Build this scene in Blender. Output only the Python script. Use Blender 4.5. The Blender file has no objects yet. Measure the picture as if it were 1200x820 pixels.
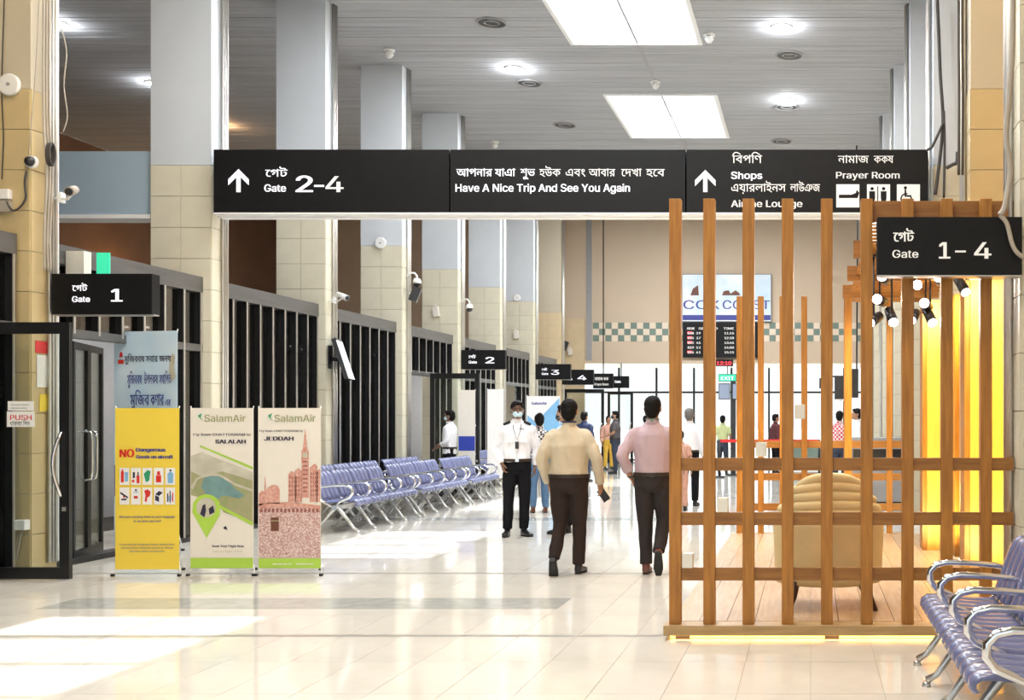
import bpy, bmesh, math, random
from math import sin, cos, pi, radians, sqrt, atan2
from mathutils import Vector, Matrix, Euler, noise, geometry
random.seed(7)
S = bpy.context.scene
COL = S.collection
# ------------------------------------------------------------------ camera, world, sun, lights, exposure
EYE, F, CX, CY = 1.55, 1300.0, 950.0, 490.0
cd = bpy.data.cameras.new('camera')
cd.sensor_width = 36; cd.sensor_fit = 'HORIZONTAL'; cd.lens = F / 1200 * 36
cd.shift_x = -(CX - 600) / 1200; cd.shift_y = (CY - 410) / 1200
cd.clip_end = 500
cam = bpy.data.objects.new('camera', cd); COL.objects.link(cam)
cam.location = (0, 0, EYE); cam.rotation_euler = (pi / 2, 0, 0)
S.camera = cam
W = bpy.data.worlds.new('world'); S.world = W; W.use_nodes = True
W.node_tree.nodes['Background'].inputs[0].default_value = (.93, .97, 1, 1)
W.node_tree.nodes['Background'].inputs[1].default_value = 1.3
S.view_settings.view_transform = 'Standard'; S.view_settings.look = 'None'
S.view_settings.exposure = 0.38; S.view_settings.gamma = 1.0; S.view_settings.use_curve_mapping = False

def light(name, typ, loc, energy, color=(1, 1, 1), rot=(0, 0, 0), size=None, size_y=None, angle=None, blend=.5, radius=None):
    d = bpy.data.lights.new(name, typ); d.energy = energy; d.color = color
    if typ == 'AREA':
        d.shape = 'RECTANGLE'; d.size = size; d.size_y = size_y or size
    if typ == 'SPOT':
        d.spot_size = angle; d.spot_blend = blend; d.shadow_soft_size = radius or .05
    if typ == 'POINT': d.shadow_soft_size = radius or .05
    if typ == 'SUN': d.angle = angle
    o = bpy.data.objects.new(name, d); COL.objects.link(o); o.location = loc; o.rotation_euler = rot
    return o
CEIL = 8.2
sd = Vector((-1.93, -4.15, -8.2))
light('sun', 'SUN', (0, 0, 20), 9.0, (1, .97, .92), sd.to_track_quat('-Z', 'Y').to_euler(), angle=radians(.6))
SKY = [(3.2, 6.5), (9.75, 13.1), (16.3, 19.65), (22.8, 26.2), (29.3, 32.7)]      # skylight openings in Y
SKX = (-4.2, -1.98)
for y0, y1 in SKY:   # daylight falling through each skylight
    light('skylight_daylight', 'AREA', ((SKX[0] + SKX[1]) / 2, (y0 + y1) / 2, CEIL + .47), 340, (.90, .95, 1), (0, 0, 0), 1.84, 3.36)
for x, y in ((-6.2, 4), (-.6, 4), (-6.2, 8.5), (.6, 8.2)):   # warm lamps above the near end of the hall
    light('warm_ceiling_lamp', 'AREA', (x, y, CEIL - .1), 90, (1, .74, .42), (0, 0, 0), .6, .6)
for y in (12, 16, 20, 24, 28, 32):  # added fill: two rows of lights without fixtures, brightening the hall
    light('hall_fill_light', 'AREA', (-.2, y, CEIL - .1), 70, (.97, .98, 1), (0, 0, 0), .5, .5)
    light('hall_fill_light', 'AREA', (-6.0, y, CEIL - .1), 70, (.97, .98, 1), (0, 0, 0), .5, .5)

# ------------------------------------------------------------------ materials
M = {}
def mat(name, col, rough=.5, metal=0, emit=None, estr=0, noise_amt=0, noise_scale=8, bump=0, bscale=40, stretch=(1, 1, 1), spec=.5, trans=0, coat=0, alpha=None, col2=None, sub=0):
    m = bpy.data.materials.new(name); m.use_nodes = True; nt = m.node_tree; b = nt.nodes['Principled BSDF']
    b.inputs['Base Color'].default_value = (*col, 1); b.inputs['Roughness'].default_value = rough; b.inputs['Metallic'].default_value = metal
    b.inputs['Specular IOR Level'].default_value = spec; b.inputs['Coat Weight'].default_value = coat
    if trans: b.inputs['Transmission Weight'].default_value = trans
    if emit: b.inputs['Emission Color'].default_value = (*emit, 1); b.inputs['Emission Strength'].default_value = estr
    if noise_amt or bump:
        tc = nt.nodes.new('ShaderNodeTexCoord'); mp = nt.nodes.new('ShaderNodeMapping'); mp.inputs['Scale'].default_value = stretch
        nt.links.new(tc.outputs['Object'], mp.inputs['Vector'])
    if noise_amt:
        n = nt.nodes.new('ShaderNodeTexNoise'); n.inputs['Scale'].default_value = noise_scale; n.inputs['Detail'].default_value = 5
        nt.links.new(mp.outputs[0], n.inputs['Vector'])
        r = nt.nodes.new('ShaderNodeValToRGB'); r.color_ramp.elements[0].position = .3; r.color_ramp.elements[1].position = .7
        c2 = col2 or tuple(c * (1 - noise_amt) for c in col)
        r.color_ramp.elements[0].color = (*c2, 1); r.color_ramp.elements[1].color = (*col, 1)
        nt.links.new(n.outputs['Fac'], r.inputs[0]); nt.links.new(r.outputs[0], b.inputs['Base Color'])
    if bump:
        n2 = nt.nodes.new('ShaderNodeTexNoise'); n2.inputs['Scale'].default_value = bscale; n2.inputs['Detail'].default_value = 3
        nt.links.new(mp.outputs[0], n2.inputs['Vector'])
        bp = nt.nodes.new('ShaderNodeBump'); bp.inputs['Strength'].default_value = bump; bp.inputs['Distance'].default_value = .01
        nt.links.new(n2.outputs['Fac'], bp.inputs['Height']); nt.links.new(bp.outputs[0], b.inputs['Normal'])
    M[name] = m
    return m
def glass_mat(name, tint, refl=.12, op=0.0):
    """thin architectural glass: mostly see-through, a Fresnel reflection, a light tint"""
    m = bpy.data.materials.new(name); m.use_nodes = True; nt = m.node_tree
    for n in list(nt.nodes): nt.nodes.remove(n)
    out = nt.nodes.new('ShaderNodeOutputMaterial'); tr = nt.nodes.new('ShaderNodeBsdfTransparent'); gl = nt.nodes.new('ShaderNodeBsdfGlossy')
    tr.inputs[0].default_value = (*tint, 1); gl.inputs['Roughness'].default_value = .03
    lw = nt.nodes.new('ShaderNodeLayerWeight'); lw.inputs[0].default_value = .25
    ma = nt.nodes.new('ShaderNodeMath'); ma.operation = 'MULTIPLY_ADD'; ma.inputs[1].default_value = .6; ma.inputs[2].default_value = refl * .4
    nt.links.new(lw.outputs['Fresnel'], ma.inputs[0])
    mx = nt.nodes.new('ShaderNodeMixShader'); nt.links.new(ma.outputs[0], mx.inputs[0]); nt.links.new(tr.outputs[0], mx.inputs[1]); nt.links.new(gl.outputs[0], mx.inputs[2])
    last = mx
    if op:
        df = nt.nodes.new('ShaderNodeBsdfTranslucent'); df.inputs[0].default_value = (.95, .97, 1, 1)
        m2 = nt.nodes.new('ShaderNodeMixShader'); m2.inputs[0].default_value = op
        nt.links.new(mx.outputs[0], m2.inputs[1]); nt.links.new(df.outputs[0], m2.inputs[2]); last = m2
    nt.links.new(last.outputs[0], out.inputs['Surface']); M[name] = m
    return m
def wood_mat(name, c1, c2, axis=2, rough=.42):
    st = [14, 14, 14]; st[axis] = 1.1
    m = mat(name, c1, rough, 0, noise_amt=.4, noise_scale=3.2, col2=c2, bump=.12, bscale=9, stretch=tuple(st))
    return m
mat('floor_tile', (.78, .745, .67), .075, noise_amt=.14, noise_scale=2.2, spec=.62)
mat('floor_joint', (.30, .27, .22), .5, noise_amt=.2)
mat('floor_strip', (.36, .34, .30), .3, noise_amt=.2)
mat('floor_inlay', (.50, .51, .47), .12, noise_amt=.2, spec=.6)
mat('column_tile', (.70, .66, .52), .38, noise_amt=.1, noise_scale=3, bump=.05)
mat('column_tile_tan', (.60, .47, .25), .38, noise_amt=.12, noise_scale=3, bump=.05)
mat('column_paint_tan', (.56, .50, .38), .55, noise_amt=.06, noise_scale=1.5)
mat('column_tile_warm', (.68, .54, .34), .38, noise_amt=.1, noise_scale=3)
mat('column_paint', (.62, .66, .70), .55, noise_amt=.06, noise_scale=1.5)
mat('column_edge', (.80, .82, .84), .4, noise_amt=.04)
mat('grout', (.42, .39, .30), .8, noise_amt=.2)
mat('trim_blue', (.36, .47, .56), .6, noise_amt=.06, noise_scale=2)
mat('white_paint', (.85, .85, .84), .45, noise_amt=.03)
mat('wall_brown', (.20, .105, .06), .8, noise_amt=.2, noise_scale=1.2)
mat('wall_tan', (.62, .50, .37), .75, noise_amt=.05, noise_scale=1)
mat('checker_green', (.18, .25, .21), .4, noise_amt=.1)
mat('checker_cream', (.78, .66, .52), .4, noise_amt=.05)
mat('ceiling_slat', (.47, .485, .51), .85, metal=0, noise_amt=.22, noise_scale=1.3, stretch=(.35, 9, 1), spec=.12)
mat('ceiling_gap', (.16, .16, .17), .8, noise_amt=.1)
mat('black_frame', (.008, .008, .009), .35, noise_amt=.2)
mat('header_metal', (.18, .175, .17), .38, metal=.55, noise_amt=.25, noise_scale=2, stretch=(.5, .5, 6))
mat('bounce_dark', (.035, .028, .024), .9, noise_amt=.2)
mat('aluminium', (.62, .60, .56), .35, metal=.8, noise_amt=.1)
mat('chrome', (.80, .81, .84), .10, metal=1, noise_amt=.03)
mat('cast_alu', (.62, .62, .62), .28, metal=.9, noise_amt=.1)
mat('sign_black', (.006, .006, .007), .5, noise_amt=.3, spec=.25)
mat('sign_letter', (.85, .85, .9), .5, emit=(.90, .92, 1), estr=.7)
mat('sign_letter_dim', (.72, .72, .70), .5, emit=(1, .97, .9), estr=.22)
mat('vinyl', (.16, .18, .34), .24, noise_amt=.2, noise_scale=6, coat=.4, bump=.04)
mat('rubber', (.015, .015, .015), .7, noise_amt=.2)
wood_mat('wood_post', (.47, .20, .030), (.31, .12, .016))
wood_mat('wood_rail', (.36, .155, .030), (.23, .09, .016), axis=0)
wood_mat('wood_base', (.50, .33, .15), (.38, .24, .10), axis=0)
wood_mat('wood_panel', (.80, .50, .10), (.66, .37, .06))
wood_mat('lounge_floor', (.62, .46, .30), (.52, .36, .22), axis=1, rough=.25)
mat('led', (1, .8, .35), .5, emit=(1, .66, .16), estr=1.6)
mat('upholstery', (.74, .62, .34), .75, noise_amt=.08, bump=.15, bscale=160)
mat('dark_wood', (.05, .018, .01), .35, noise_amt=.3)
mat('cream_plastic', (.78, .74, .66), .45, noise_amt=.05)
mat('white_plastic', (.82, .82, .80), .35, noise_amt=.04)
mat('grey_plastic', (.35, .35, .36), .5, noise_amt=.08)
mat('dark_plastic', (.025, .025, .028), .35, noise_amt=.2)
mat('cable_dark', (.06, .055, .05), .6, noise_amt=.2)
mat('cable_grey', (.42, .38, .32), .6, noise_amt=.1)
mat('paper_white', (.84, .84, .82), .7, noise_amt=.03)
mat('paper_red', (.72, .05, .05), .6, noise_amt=.1)
mat('green_sign', (.02, .38, .2), .5, emit=(.05, .8, .45), estr=.55)
mat('lamp_lens', (1, 1, 1), .4, emit=(.95, .97, 1), estr=30)
mat('lamp_lens_warm', (1, .8, .5), .4, emit=(1, .62, .3), estr=22)
mat('spot_lens', (1, 1, 1), .4, emit=(1, .9, .95), estr=40)
mat('screen', (.1, .12, .16), .2, emit=(.35, .42, .55), estr=.5)
mat('screen_white', (.8, .8, .82), .25, emit=(.8, .85, .9), estr=.25)
mat('led_red', (.5, .02, .02), .5, emit=(1, .05, .08), estr=1.2)
mat('tape_red', (.70, .02, .02), .5, noise_amt=.1)
mat('outside_ground', (.75, .73, .68), .9, noise_amt=.1)
mat('fabric_blue', (.03, .06, .42), .7, noise_amt=.15)
mat('fabric_pink', (.62, .34, .26), .7, noise_amt=.15)
glass_mat('glass', (.93, .96, .95)); glass_mat('glass_dark', (.50, .50, .50), .3); glass_mat('glass_sky', (.97, .98, 1), .05, .12)

# ------------------------------------------------------------------ mesh helpers
class MB:
    def __init__(s): s.bm = bmesh.new()
    def box(s, x0, x1, y0, y1, z0, z1, bev=0):
        v = [s.bm.verts.new(p) for p in ((x0, y0, z0), (x1, y0, z0), (x1, y1, z0), (x0, y1, z0), (x0, y0, z1), (x1, y0, z1), (x1, y1, z1), (x0, y1, z1))]
        fs = [s.bm.faces.new([v[i] for i in q]) for q in ((3, 2, 1, 0), (4, 5, 6, 7), (0, 1, 5, 4), (1, 2, 6, 5), (2, 3, 7, 6), (3, 0, 4, 7))]
        if bev:
            es = list({e for f in fs for e in f.edges})
            bmesh.ops.bevel(s.bm, geom=es, offset=bev, segments=2, affect='EDGES', profile=.5)
        return s
    def obox(s, c, dx, dy, dz, rot):
        """box of size dx,dy,dz centred at c and turned by Euler rot"""
        n0 = len(s.bm.verts); s.bm.verts.ensure_lookup_table()
        old = set(s.bm.verts)
        s.box(-dx / 2, dx / 2, -dy / 2, dy / 2, -dz / 2, dz / 2)
        Mx = Matrix.Translation(c) @ Euler(rot).to_matrix().to_4x4()
        for v in s.bm.verts:
            if v not in old: v.co = Mx @ v.co
        return s
    def tube(s, pts, r, n=8, closed=False, caps=True, flat=1.0):
        pts = [Vector(p) for p in pts]; N = len(pts)
        rs = r if isinstance(r, (list, tuple)) else [r] * N
        rings = []; ref = None
        for i, p in enumerate(pts):
            if closed: t = pts[(i + 1) % N] - pts[i - 1]
            else: t = pts[min(i + 1, N - 1)] - pts[max(i - 1, 0)]
            t.normalize()
            if ref is None:
                ref = Vector((0, 0, 1)) if abs(t.z) < .9 else Vector((1, 0, 0))
            a = (ref - t * ref.dot(t)); 
            if a.length < 1e-4: a = t.orthogonal()
            a.normalize(); b = t.cross(a); ref = a
            rings.append([s.bm.verts.new(p + a * cos(2 * pi * k / n) * rs[i] + b * sin(2 * pi * k / n) * rs[i] * flat) for k in range(n)])
        for i in range(N if closed else N - 1):
            A = rings[i]; B = rings[(i + 1) % N]
            for k in range(n):
                f = s.bm.faces.new((A[k], A[(k + 1) % n], B[(k + 1) % n], B[k])); f.smooth = True
        if caps and not closed:
            s.bm.faces.new(rings[0][::-1]); s.bm.faces.new(rings[-1])
        return s
    def loft(s, rings, n=18, smooth=True):
        """rings: (centre, rx, ry, yaw) horizontal-ish or (centre, rx, ry, yaw, tilt normal)"""
        R = []
        for rg in rings:
            c, rx, ry = Vector(rg[0]), rg[1], rg[2]; yaw = rg[3] if len(rg) > 3 else 0
            nrm = Vector(rg[4]).normalized() if len(rg) > 4 else Vector((0, 0, 1))
            q = Vector((0, 0, 1)).rotation_difference(nrm)
            L = []
            for k in range(n):
                a = 2 * pi * k / n; p = Vector((cos(a) * rx, sin(a) * ry, 0)); p.rotate(Euler((0, 0, yaw))); p.rotate(q)
                L.append(s.bm.verts.new(c + p))
            R.append(L)
        for A, B in zip(R, R[1:]):
            for k in range(n):
                f = s.bm.faces.new((A[k], A[(k + 1) % n], B[(k + 1) % n], B[k])); f.smooth = smooth
        s.bm.faces.new(R[0][::-1]); s.bm.faces.new(R[-1]); return s
    def ell(s, c, rx, ry, rz, rot=(0, 0, 0), u=16, v=10):
        r = bmesh.ops.create_uvsphere(s.bm, u_segments=u, v_segments=v, radius=1)
        Mx = Matrix.Translation(c) @ Euler(rot).to_matrix().to_4x4() @ Matrix.Diagonal((rx, ry, rz, 1))
        for x in r['verts']: x.co = Mx @ x.co
        for x in r['verts']:
            for f in x.link_faces: f.smooth = True
        return s
    def cyl(s, p0, p1, r0, r1=None, n=20, smooth=True):
        s.tube([p0, p1], [r0, r1 if r1 is not None else r0], n); return s
    def poly(s, pts):
        s.bm.faces.new([s.bm.verts.new(p) for p in pts]); return s
    def prism(s, pts, y0, y1):
        """outline in x,z extruded from y0 to y1"""
        a = [s.bm.verts.new((x, y0, z)) for x, z in pts]; b = [s.bm.verts.new((x, y1, z)) for x, z in pts]; n = len(pts)
        s.bm.faces.new(a); s.bm.faces.new(b[::-1])
        for i in range(n): s.bm.faces.new((a[i], b[i], b[(i + 1) % n], a[(i + 1) % n]))
        return s
    def mesh(s, name, m):
        bmesh.ops.recalc_face_normals(s.bm, faces=s.bm.faces)
        me = bpy.data.meshes.new(name); s.bm.to_mesh(me); s.bm.free(); me.materials.append(M[m]); return me
    def build(s, name, m, parent=None, loc=(0, 0, 0), rot=(0, 0, 0), kind=None, label=None):
        return link(name, s.mesh(name, m), parent, loc, rot, kind, label)
def link(name, me, parent=None, loc=(0, 0, 0), rot=(0, 0, 0), kind=None, label=None):
    o = bpy.data.objects.new(name, me); COL.objects.link(o); o.location = loc; o.rotation_euler = rot
    if parent: o.parent = parent
    if kind: o['kind'] = kind
    if label: o['label'] = label
    return o
def tag(o, label, cat, group=None, kind=None):
    o['label'] = label; o['category'] = cat
    if group: o['group'] = group
    if kind: o['kind'] = kind
    return o
def thing(name, label, cat, loc=(0, 0, 0), rz=0, group=None):
    o = bpy.data.objects.new(name, None); COL.objects.link(o); o.location = loc; o.rotation_euler = (0, 0, rz); o.empty_display_size = .1
    return tag(o, label, cat, group)
def struct_root(name, loc=(0, 0, 0)):
    o = bpy.data.objects.new(name, None); COL.objects.link(o); o.location = loc; o['kind'] = 'structure'; return o
def copy_tree(o, parent=None):
    c = o.copy(); COL.objects.link(c); c.parent = parent
    for ch in KIDS(o): copy_tree(ch, c)
    return c
def KIDS(o): return [x for x in COL.objects if x.parent == o]
def px(x, y, Y): return ((x - CX) * Y / F, EYE + (CY - y) * Y / F)      # pixel -> (X, Z) on the plane at depth Y
def B(x0, x1, y0, y1, z0, z1, name, m, parent=None, kind=None, bev=0, label=None):
    return MB().box(x0, x1, y0, y1, z0, z1, bev).build(name, m, parent, kind=kind, label=label)

# ------------------------------------------------------------------ lettering
import os
FONT = None
try:   # Blender's own bundled sans (falls back to the built-in face)
    _fp = os.path.join(bpy.utils.system_resource('DATAFILES', path='fonts'), 'Inter.woff2')
    if os.path.exists(_fp): FONT = bpy.data.fonts.load(_fp)
except Exception: FONT = None
def _splines(body, size):
    c = bpy.data.curves.new('t', 'FONT'); c.body = body; c.size = size; c.resolution_u = 3
    if FONT and all(ord(ch) < 256 for ch in body): c.font = FONT
    o = bpy.data.objects.new('t', c); COL.objects.link(o); bpy.context.view_layer.update()
    dg = bpy.context.evaluated_depsgraph_get(); oe = o.evaluated_get(dg)
    cu = oe.to_curve(dg); out = []
    for sp in cu.splines:
        bp = sp.bezier_points; pts = []
        for i in range(len(bp)):
            a, b = bp[i], bp[(i + 1) % len(bp)]
            straight = (a.handle_right - a.co).length < 1e-6 and (b.handle_left - b.co).length < 1e-6
            seg = [a.co, b.co] if straight else geometry.interpolate_bezier(a.co, a.handle_right, b.handle_left, b.co, 5)
            pts += [Vector((p[0], p[1], 0)) for p in seg[:-1]]
        if len(pts) > 2: out.append(pts)
    oe.to_curve_clear(); COL.objects.unlink(o); bpy.data.objects.remove(o); bpy.data.curves.remove(c)
    return out
_tc = {}
def text_quads(body, nb):
    """letters at size 1 filled band by band with the non-zero rule: (x0 low, x1 low, x1 high, x0 high, y low, y high)"""
    key = (body, nb)
    if key in _tc: return _tc[key]
    if body not in _tc: _tc[body] = _splines(body, 1.0)
    E = []
    for p in _tc[body]:
        for i in range(len(p)):
            a, b = p[i], p[(i + 1) % len(p)]
            if abs(a.y - b.y) > 1e-6: E.append((a.x, a.y, b.x, b.y))
    out = []; h = 1.0 / nb
    k0 = int(math.floor(min(min(e[1], e[3]) for e in E) / h)); k1 = int(math.ceil(max(max(e[1], e[3]) for e in E) / h))
    for k in range(k0, k1):
        ya, yb = k * h, (k + 1) * h; ym = (ya + yb) / 2 + 1e-5; cr = []
        for x0, y0, x1, y1 in E:
            if (y0 > ym) != (y1 > ym):
                sl = (x1 - x0) / (y1 - y0); x = x0 + (ym - y0) * sl; sl = max(-1.5, min(1.5, sl)); cr.append((x, sl, 1 if y1 > y0 else -1))
        cr.sort(); w = 0
        for x, sl, d in cr:
            if w == 0: st = (x, sl)
            w += d
            if w == 0 and x - st[0] > .002: out.append((st[0] - st[1] * h / 2, x - sl * h / 2, x + sl * h / 2, st[0] + st[1] * h / 2, ya, yb))
    _tc[key] = out
    return out
def put_text(bm, body, x0, z0, h, x1=None, bold=0.0, dy=0.0, y=0, fn=None):
    """letters on the x,z plane facing -y; h = size, x1 = stretch to end there; fn maps (x, z) to a 3D point"""
    qs = text_quads(body, 26 if h < .13 else 52)
    a = min(q[0] for q in qs); b = max(q[1] for q in qs); sx = h if x1 is None else (x1 - x0) / (b - a)
    for q in qs:
        P = [(x0 + (q[0] - a) * sx - bold, z0 + q[4] * h), (x0 + (q[1] - a) * sx + bold, z0 + q[4] * h),
             (x0 + (q[2] - a) * sx + bold, z0 + q[5] * h), (x0 + (q[3] - a) * sx - bold, z0 + q[5] * h)]
        bm.faces.new([bm.verts.new(fn(X, Z) if fn else (X, y, Z)) for X, Z in P])
def text_obj(items, m, parent, y=0, name='lettering', fn=None, label=None):
    """items: (body, x0, baseline z, size, x1 or None, bold)"""
    mb = MB()
    for it in items:
        it = list(it) + [None] * (6 - len(it)); put_text(mb.bm, it[0], it[1], it[2], it[3], it[4], it[5] or 0, y=y, fn=fn)
    me = bpy.data.meshes.new(name); mb.bm.to_mesh(me); mb.bm.free(); me.materials.append(M[m])
    return link(name, me, parent, label=label)
GATE_BN = '\u09c7\u0997\u099f'

def rehome(root, L):
    """children were built in world coordinates: move the Empty to its base and keep them in place"""
    L = Vector(L)
    for c in KIDS(root): c.location = c.location - L
    root.location = L
    return root
# ------------------------------------------------------------------ floor
XL, XR, Y0, Y1 = -17.5, 2.4, -5.0, 40.0
floor = B(XL, XR + .2, Y0, Y1 + .2, -.20, -.004, 'floor', 'floor_joint', kind='structure')
TX, TY = .415, .83
tile_me = MB().box(.0015, TX - .0015, .002, TY - .002, -.012, 0).mesh('tile', 'floor_tile')
cells = []
for i in range(-42, 6):
    for j in range(-16, 39):
        x, y = i * TX, 7.9 + j * TY
        if x < XL or x + TX > XR or y < Y0 or y + TY > Y1: continue
        vis = y > 5.6 and (x + TX) * F / y + CX > 0 and -8.2 < x < 1.6
        cells.append((0 if vis else 1, y, x))
cells.sort()
for n, (v, y, x) in enumerate(cells[:300]): link('tile', tile_me, floor, (x, y, 0))
mb = MB()
for v, y, x in cells[300:]: mb.box(x + .0015, x + TX - .0015, y + .002, y + TY - .002, -.012, 0)
mb.build('far_tiles', 'floor_tile', floor, kind='stuff')
B(-8.0, -1.05, 7.87, 7.95, -.004, .0012, 'joint_strip', 'floor_strip', floor)
B(-7.6, 1.4, 11.05, 11.13, -.004, .0012, 'joint_strip', 'floor_strip', floor)
B(-6.3, -2.06, 9.02, 9.56, -.004, .0015, 'inlay_strip', 'floor_inlay', floor)
B(-7.6, 1.4, 16.8, 17.3, -.004, .0015, 'inlay_strip', 'floor_inlay', floor)
B(-80, 80, 40.2, 160, -.25, -.03, 'ground', 'outside_ground', kind='structure')

# ------------------------------------------------------------------ ceiling of metal slats with skylight openings
ce = MB().box(XL, XR + .2, Y0, SKY[0][0], CEIL + .03, CEIL + .1)
ys = [SKY[0][0]] + [v for p in SKY for v in p][1:] + [36.5]
for i in range(len(ys) - 1):
    a, b = ys[i], ys[i + 1]
    if (a, b) in SKY:
        ce.box(XL, SKX[0], a, b, CEIL + .03, CEIL + .1); ce.box(SKX[1], XR + .2, a, b, CEIL + .03, CEIL + .1)
    else: ce.box(XL, XR + .2, a, b, CEIL + .03, CEIL + .1)
ceiling = ce.build('ceiling', 'ceiling_gap', kind='structure')
sl = MB(); y = Y0 + .02
while y < 36.4:
    hole = any(a - .14 < y < b for a, b in SKY)
    zz = CEIL + random.uniform(-.003, .003)
    for x0, x1 in (((XL, SKX[0]), (SKX[1], XR + .2)) if hole else ((XL, XR + .2),)):
        if hole: sl.box(x0, x1, y, y + .14, zz, zz + .03)
        else: sl.box(x0, x1, y, y + .14, zz, zz + .03)
    y += .155
sl.build('slats', 'ceiling_slat', ceiling, kind='stuff')
B(-3.09, -3.05, -4, 36, CEIL - .012, CEIL + .01, 'seam_strip', 'grey_plastic', ceiling)
for k, (a, b) in enumerate(SKY):
    w = struct_root('window_%d' % (k + 1)); x0, x1 = SKX
    for q in ((x0 - .06, x0 + .005, a - .06, b + .06), (x1 - .005, x1 + .06, a - .06, b + .06), (x0, x1, a - .06, a + .005), (x0, x1, b - .005, b + .06)):
        B(q[0], q[1], q[2], q[3], CEIL - .03, CEIL + .6, 'frame', 'white_paint', w)
    for q, r_ in ((x0, x0 + .22), (x1, x1 - .22)):   # splayed side boards
        m_ = MB(); m_.bm.faces.new([m_.bm.verts.new(v) for v in ((q, a, CEIL - .02), (q, b, CEIL - .02), (r_, b, CEIL + .12), (r_, a, CEIL + .12))]); m_.bm.faces.new([m_.bm.verts.new(v) for v in ((r_, a, CEIL + .12), (r_, b, CEIL + .12), (r_, b, CEIL + .5), (r_, a, CEIL + .5))])
        bmesh.ops.remove_doubles(m_.bm, verts=m_.bm.verts[:], dist=1e-5); bmesh.ops.solidify(m_.bm, geom=m_.bm.faces[:], thickness=.01); m_.build('side_board', 'column_paint', w)
    for i in (1, 2, 3):
        yy = a + (b - a) * i / 4; B(x0, x1, yy - .04, yy + .04, CEIL + .5, CEIL + .58, 'glazing_bar', 'white_paint', w)
    for i in range(4):
        B(x0, x1, a + (b - a) * i / 4 + .04, a + (b - a) * (i + 1) / 4 - .04, CEIL + .53, CEIL + .54, 'pane', 'glass_sky', w)
    rehome(w, ((x0 + x1) / 2, (a + b) / 2, CEIL))

# ------------------------------------------------------------------ walls
B(XL - .2, XL, Y0, Y1, 0, CEIL, 'wall_left', 'wall_brown', kind='structure')
wr = B(XR, XR + .2, Y0, Y1, 0, CEIL, 'wall_right', 'wall_tan', kind='structure')
WB = 36.4
wb = B(XL, XR, WB, WB + .25, 3.36, CEIL + .03, 'wall_back', 'wall_tan', kind='structure')
B(XL, XR, WB + .25, Y1, 3.36, 3.5, 'trim_5', 'white_paint', kind='structure')
B(-7.4, XR, WB - .05, WB - .001, 3.36, 3.44, 'trim_6', 'wall_tan', kind='structure')
B(-7.36, -7.18, WB - .03, WB - .001, 3.4, CEIL, 'trim_7', 'grey_plastic', kind='structure')
B(-8.35, -7.40, WB - .12, WB - .001, 0, 4.8, 'wall_end', 'column_tile_warm', kind='structure')
for par, m in ((0, 'checker_green'), (1, 'checker_cream')):
    mb = MB(); s = .207
    for i in range(44):
        for j in range(3):
            if (i + j) % 2 == par:
                x = -7.15 + i * s; z = 4.07 + j * s; mb.box(x + .004, x + s - .004, WB - .014, WB - .001, z + .004, z + s - .004)
    mb.build('checker_tile', m, wb, kind='stuff')
# glazed end wall, far away
gw = struct_root('window_6')
for x in (-8.3, -6.9, -5.55, -4.2, -2.85, -1.5, -.15, 1.2): B(x - .035, x + .035, 39.9, 40.0, 0, 3.36, 'mullion', 'black_frame', gw)
for z in (.02, 2.45): B(-8.3, 2.4, 39.91, 39.99, z, z + .07, 'transom', 'black_frame', gw)
for a, b in zip((-8.3, -6.9, -5.55, -4.2, -2.85, -1.5, -.15), (-6.9, -5.55, -4.2, -2.85, -1.5, -.15, 1.2)):
    B(a + .035, b - .035, 39.94, 39.95, .09, 2.45, 'pane', 'glass', gw); B(a + .035, b - .035, 39.94, 39.95, 2.52, 3.36, 'pane', 'glass', gw)
rehome(gw, (-3, 40, 0))
# glazed end behind the camera
gb = struct_root('window_7')
B(XL, -8.5, Y0 - .1, Y0 + .1, 0, CEIL, 'wall_back_blocker', 'wall_brown', kind='structure')  # unseen solid stretch added to keep daylight off the left ceiling
B(XL, -9.7, Y0, 38, -.004, .006, 'floor_bounce_cover', 'bounce_dark', kind='structure')  # dark layer added to cut floor bounce onto the left ceiling
for i in range(6): x = -8.5 + 2.1 * i; B(x, x + .1, Y0 - .1, Y0, 0, CEIL, 'mullion', 'aluminium', gb)
for z in (0, 2.7, 5.4, CEIL - .1): B(-8.5, XR, Y0 - .09, Y0 - .01, z, z + .1, 'transom', 'aluminium', gb)
B(-8.5, XR, Y0 - .055, Y0 - .045, 0, CEIL, 'pane', 'glass', gb)
rehome(gb, (-7, Y0, 0))
# pale beam across the hall, behind the overhead sign
B(XL, -8.49, 14.3, 14.6, 4.17, 4.99, 'trim_1', 'trim_blue', kind='structure')
B(XL, -8.49, 14.26, 14.6, 4.12, 4.17, 'trim_2', 'white_paint', kind='structure')
B(-7.62, 1.5, 14.3, 14.42, 4.17, 4.98, 'trim_3', 'trim_blue', kind='structure')
B(-7.62, 1.5, 14.24, 14.42, 4.13, 4.165, 'trim_4', 'white_paint', kind='structure')

B(-11.2, -11.0, 5, 34, 0, 2.9, 'wall_gates', 'grey_plastic', kind='structure')
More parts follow.
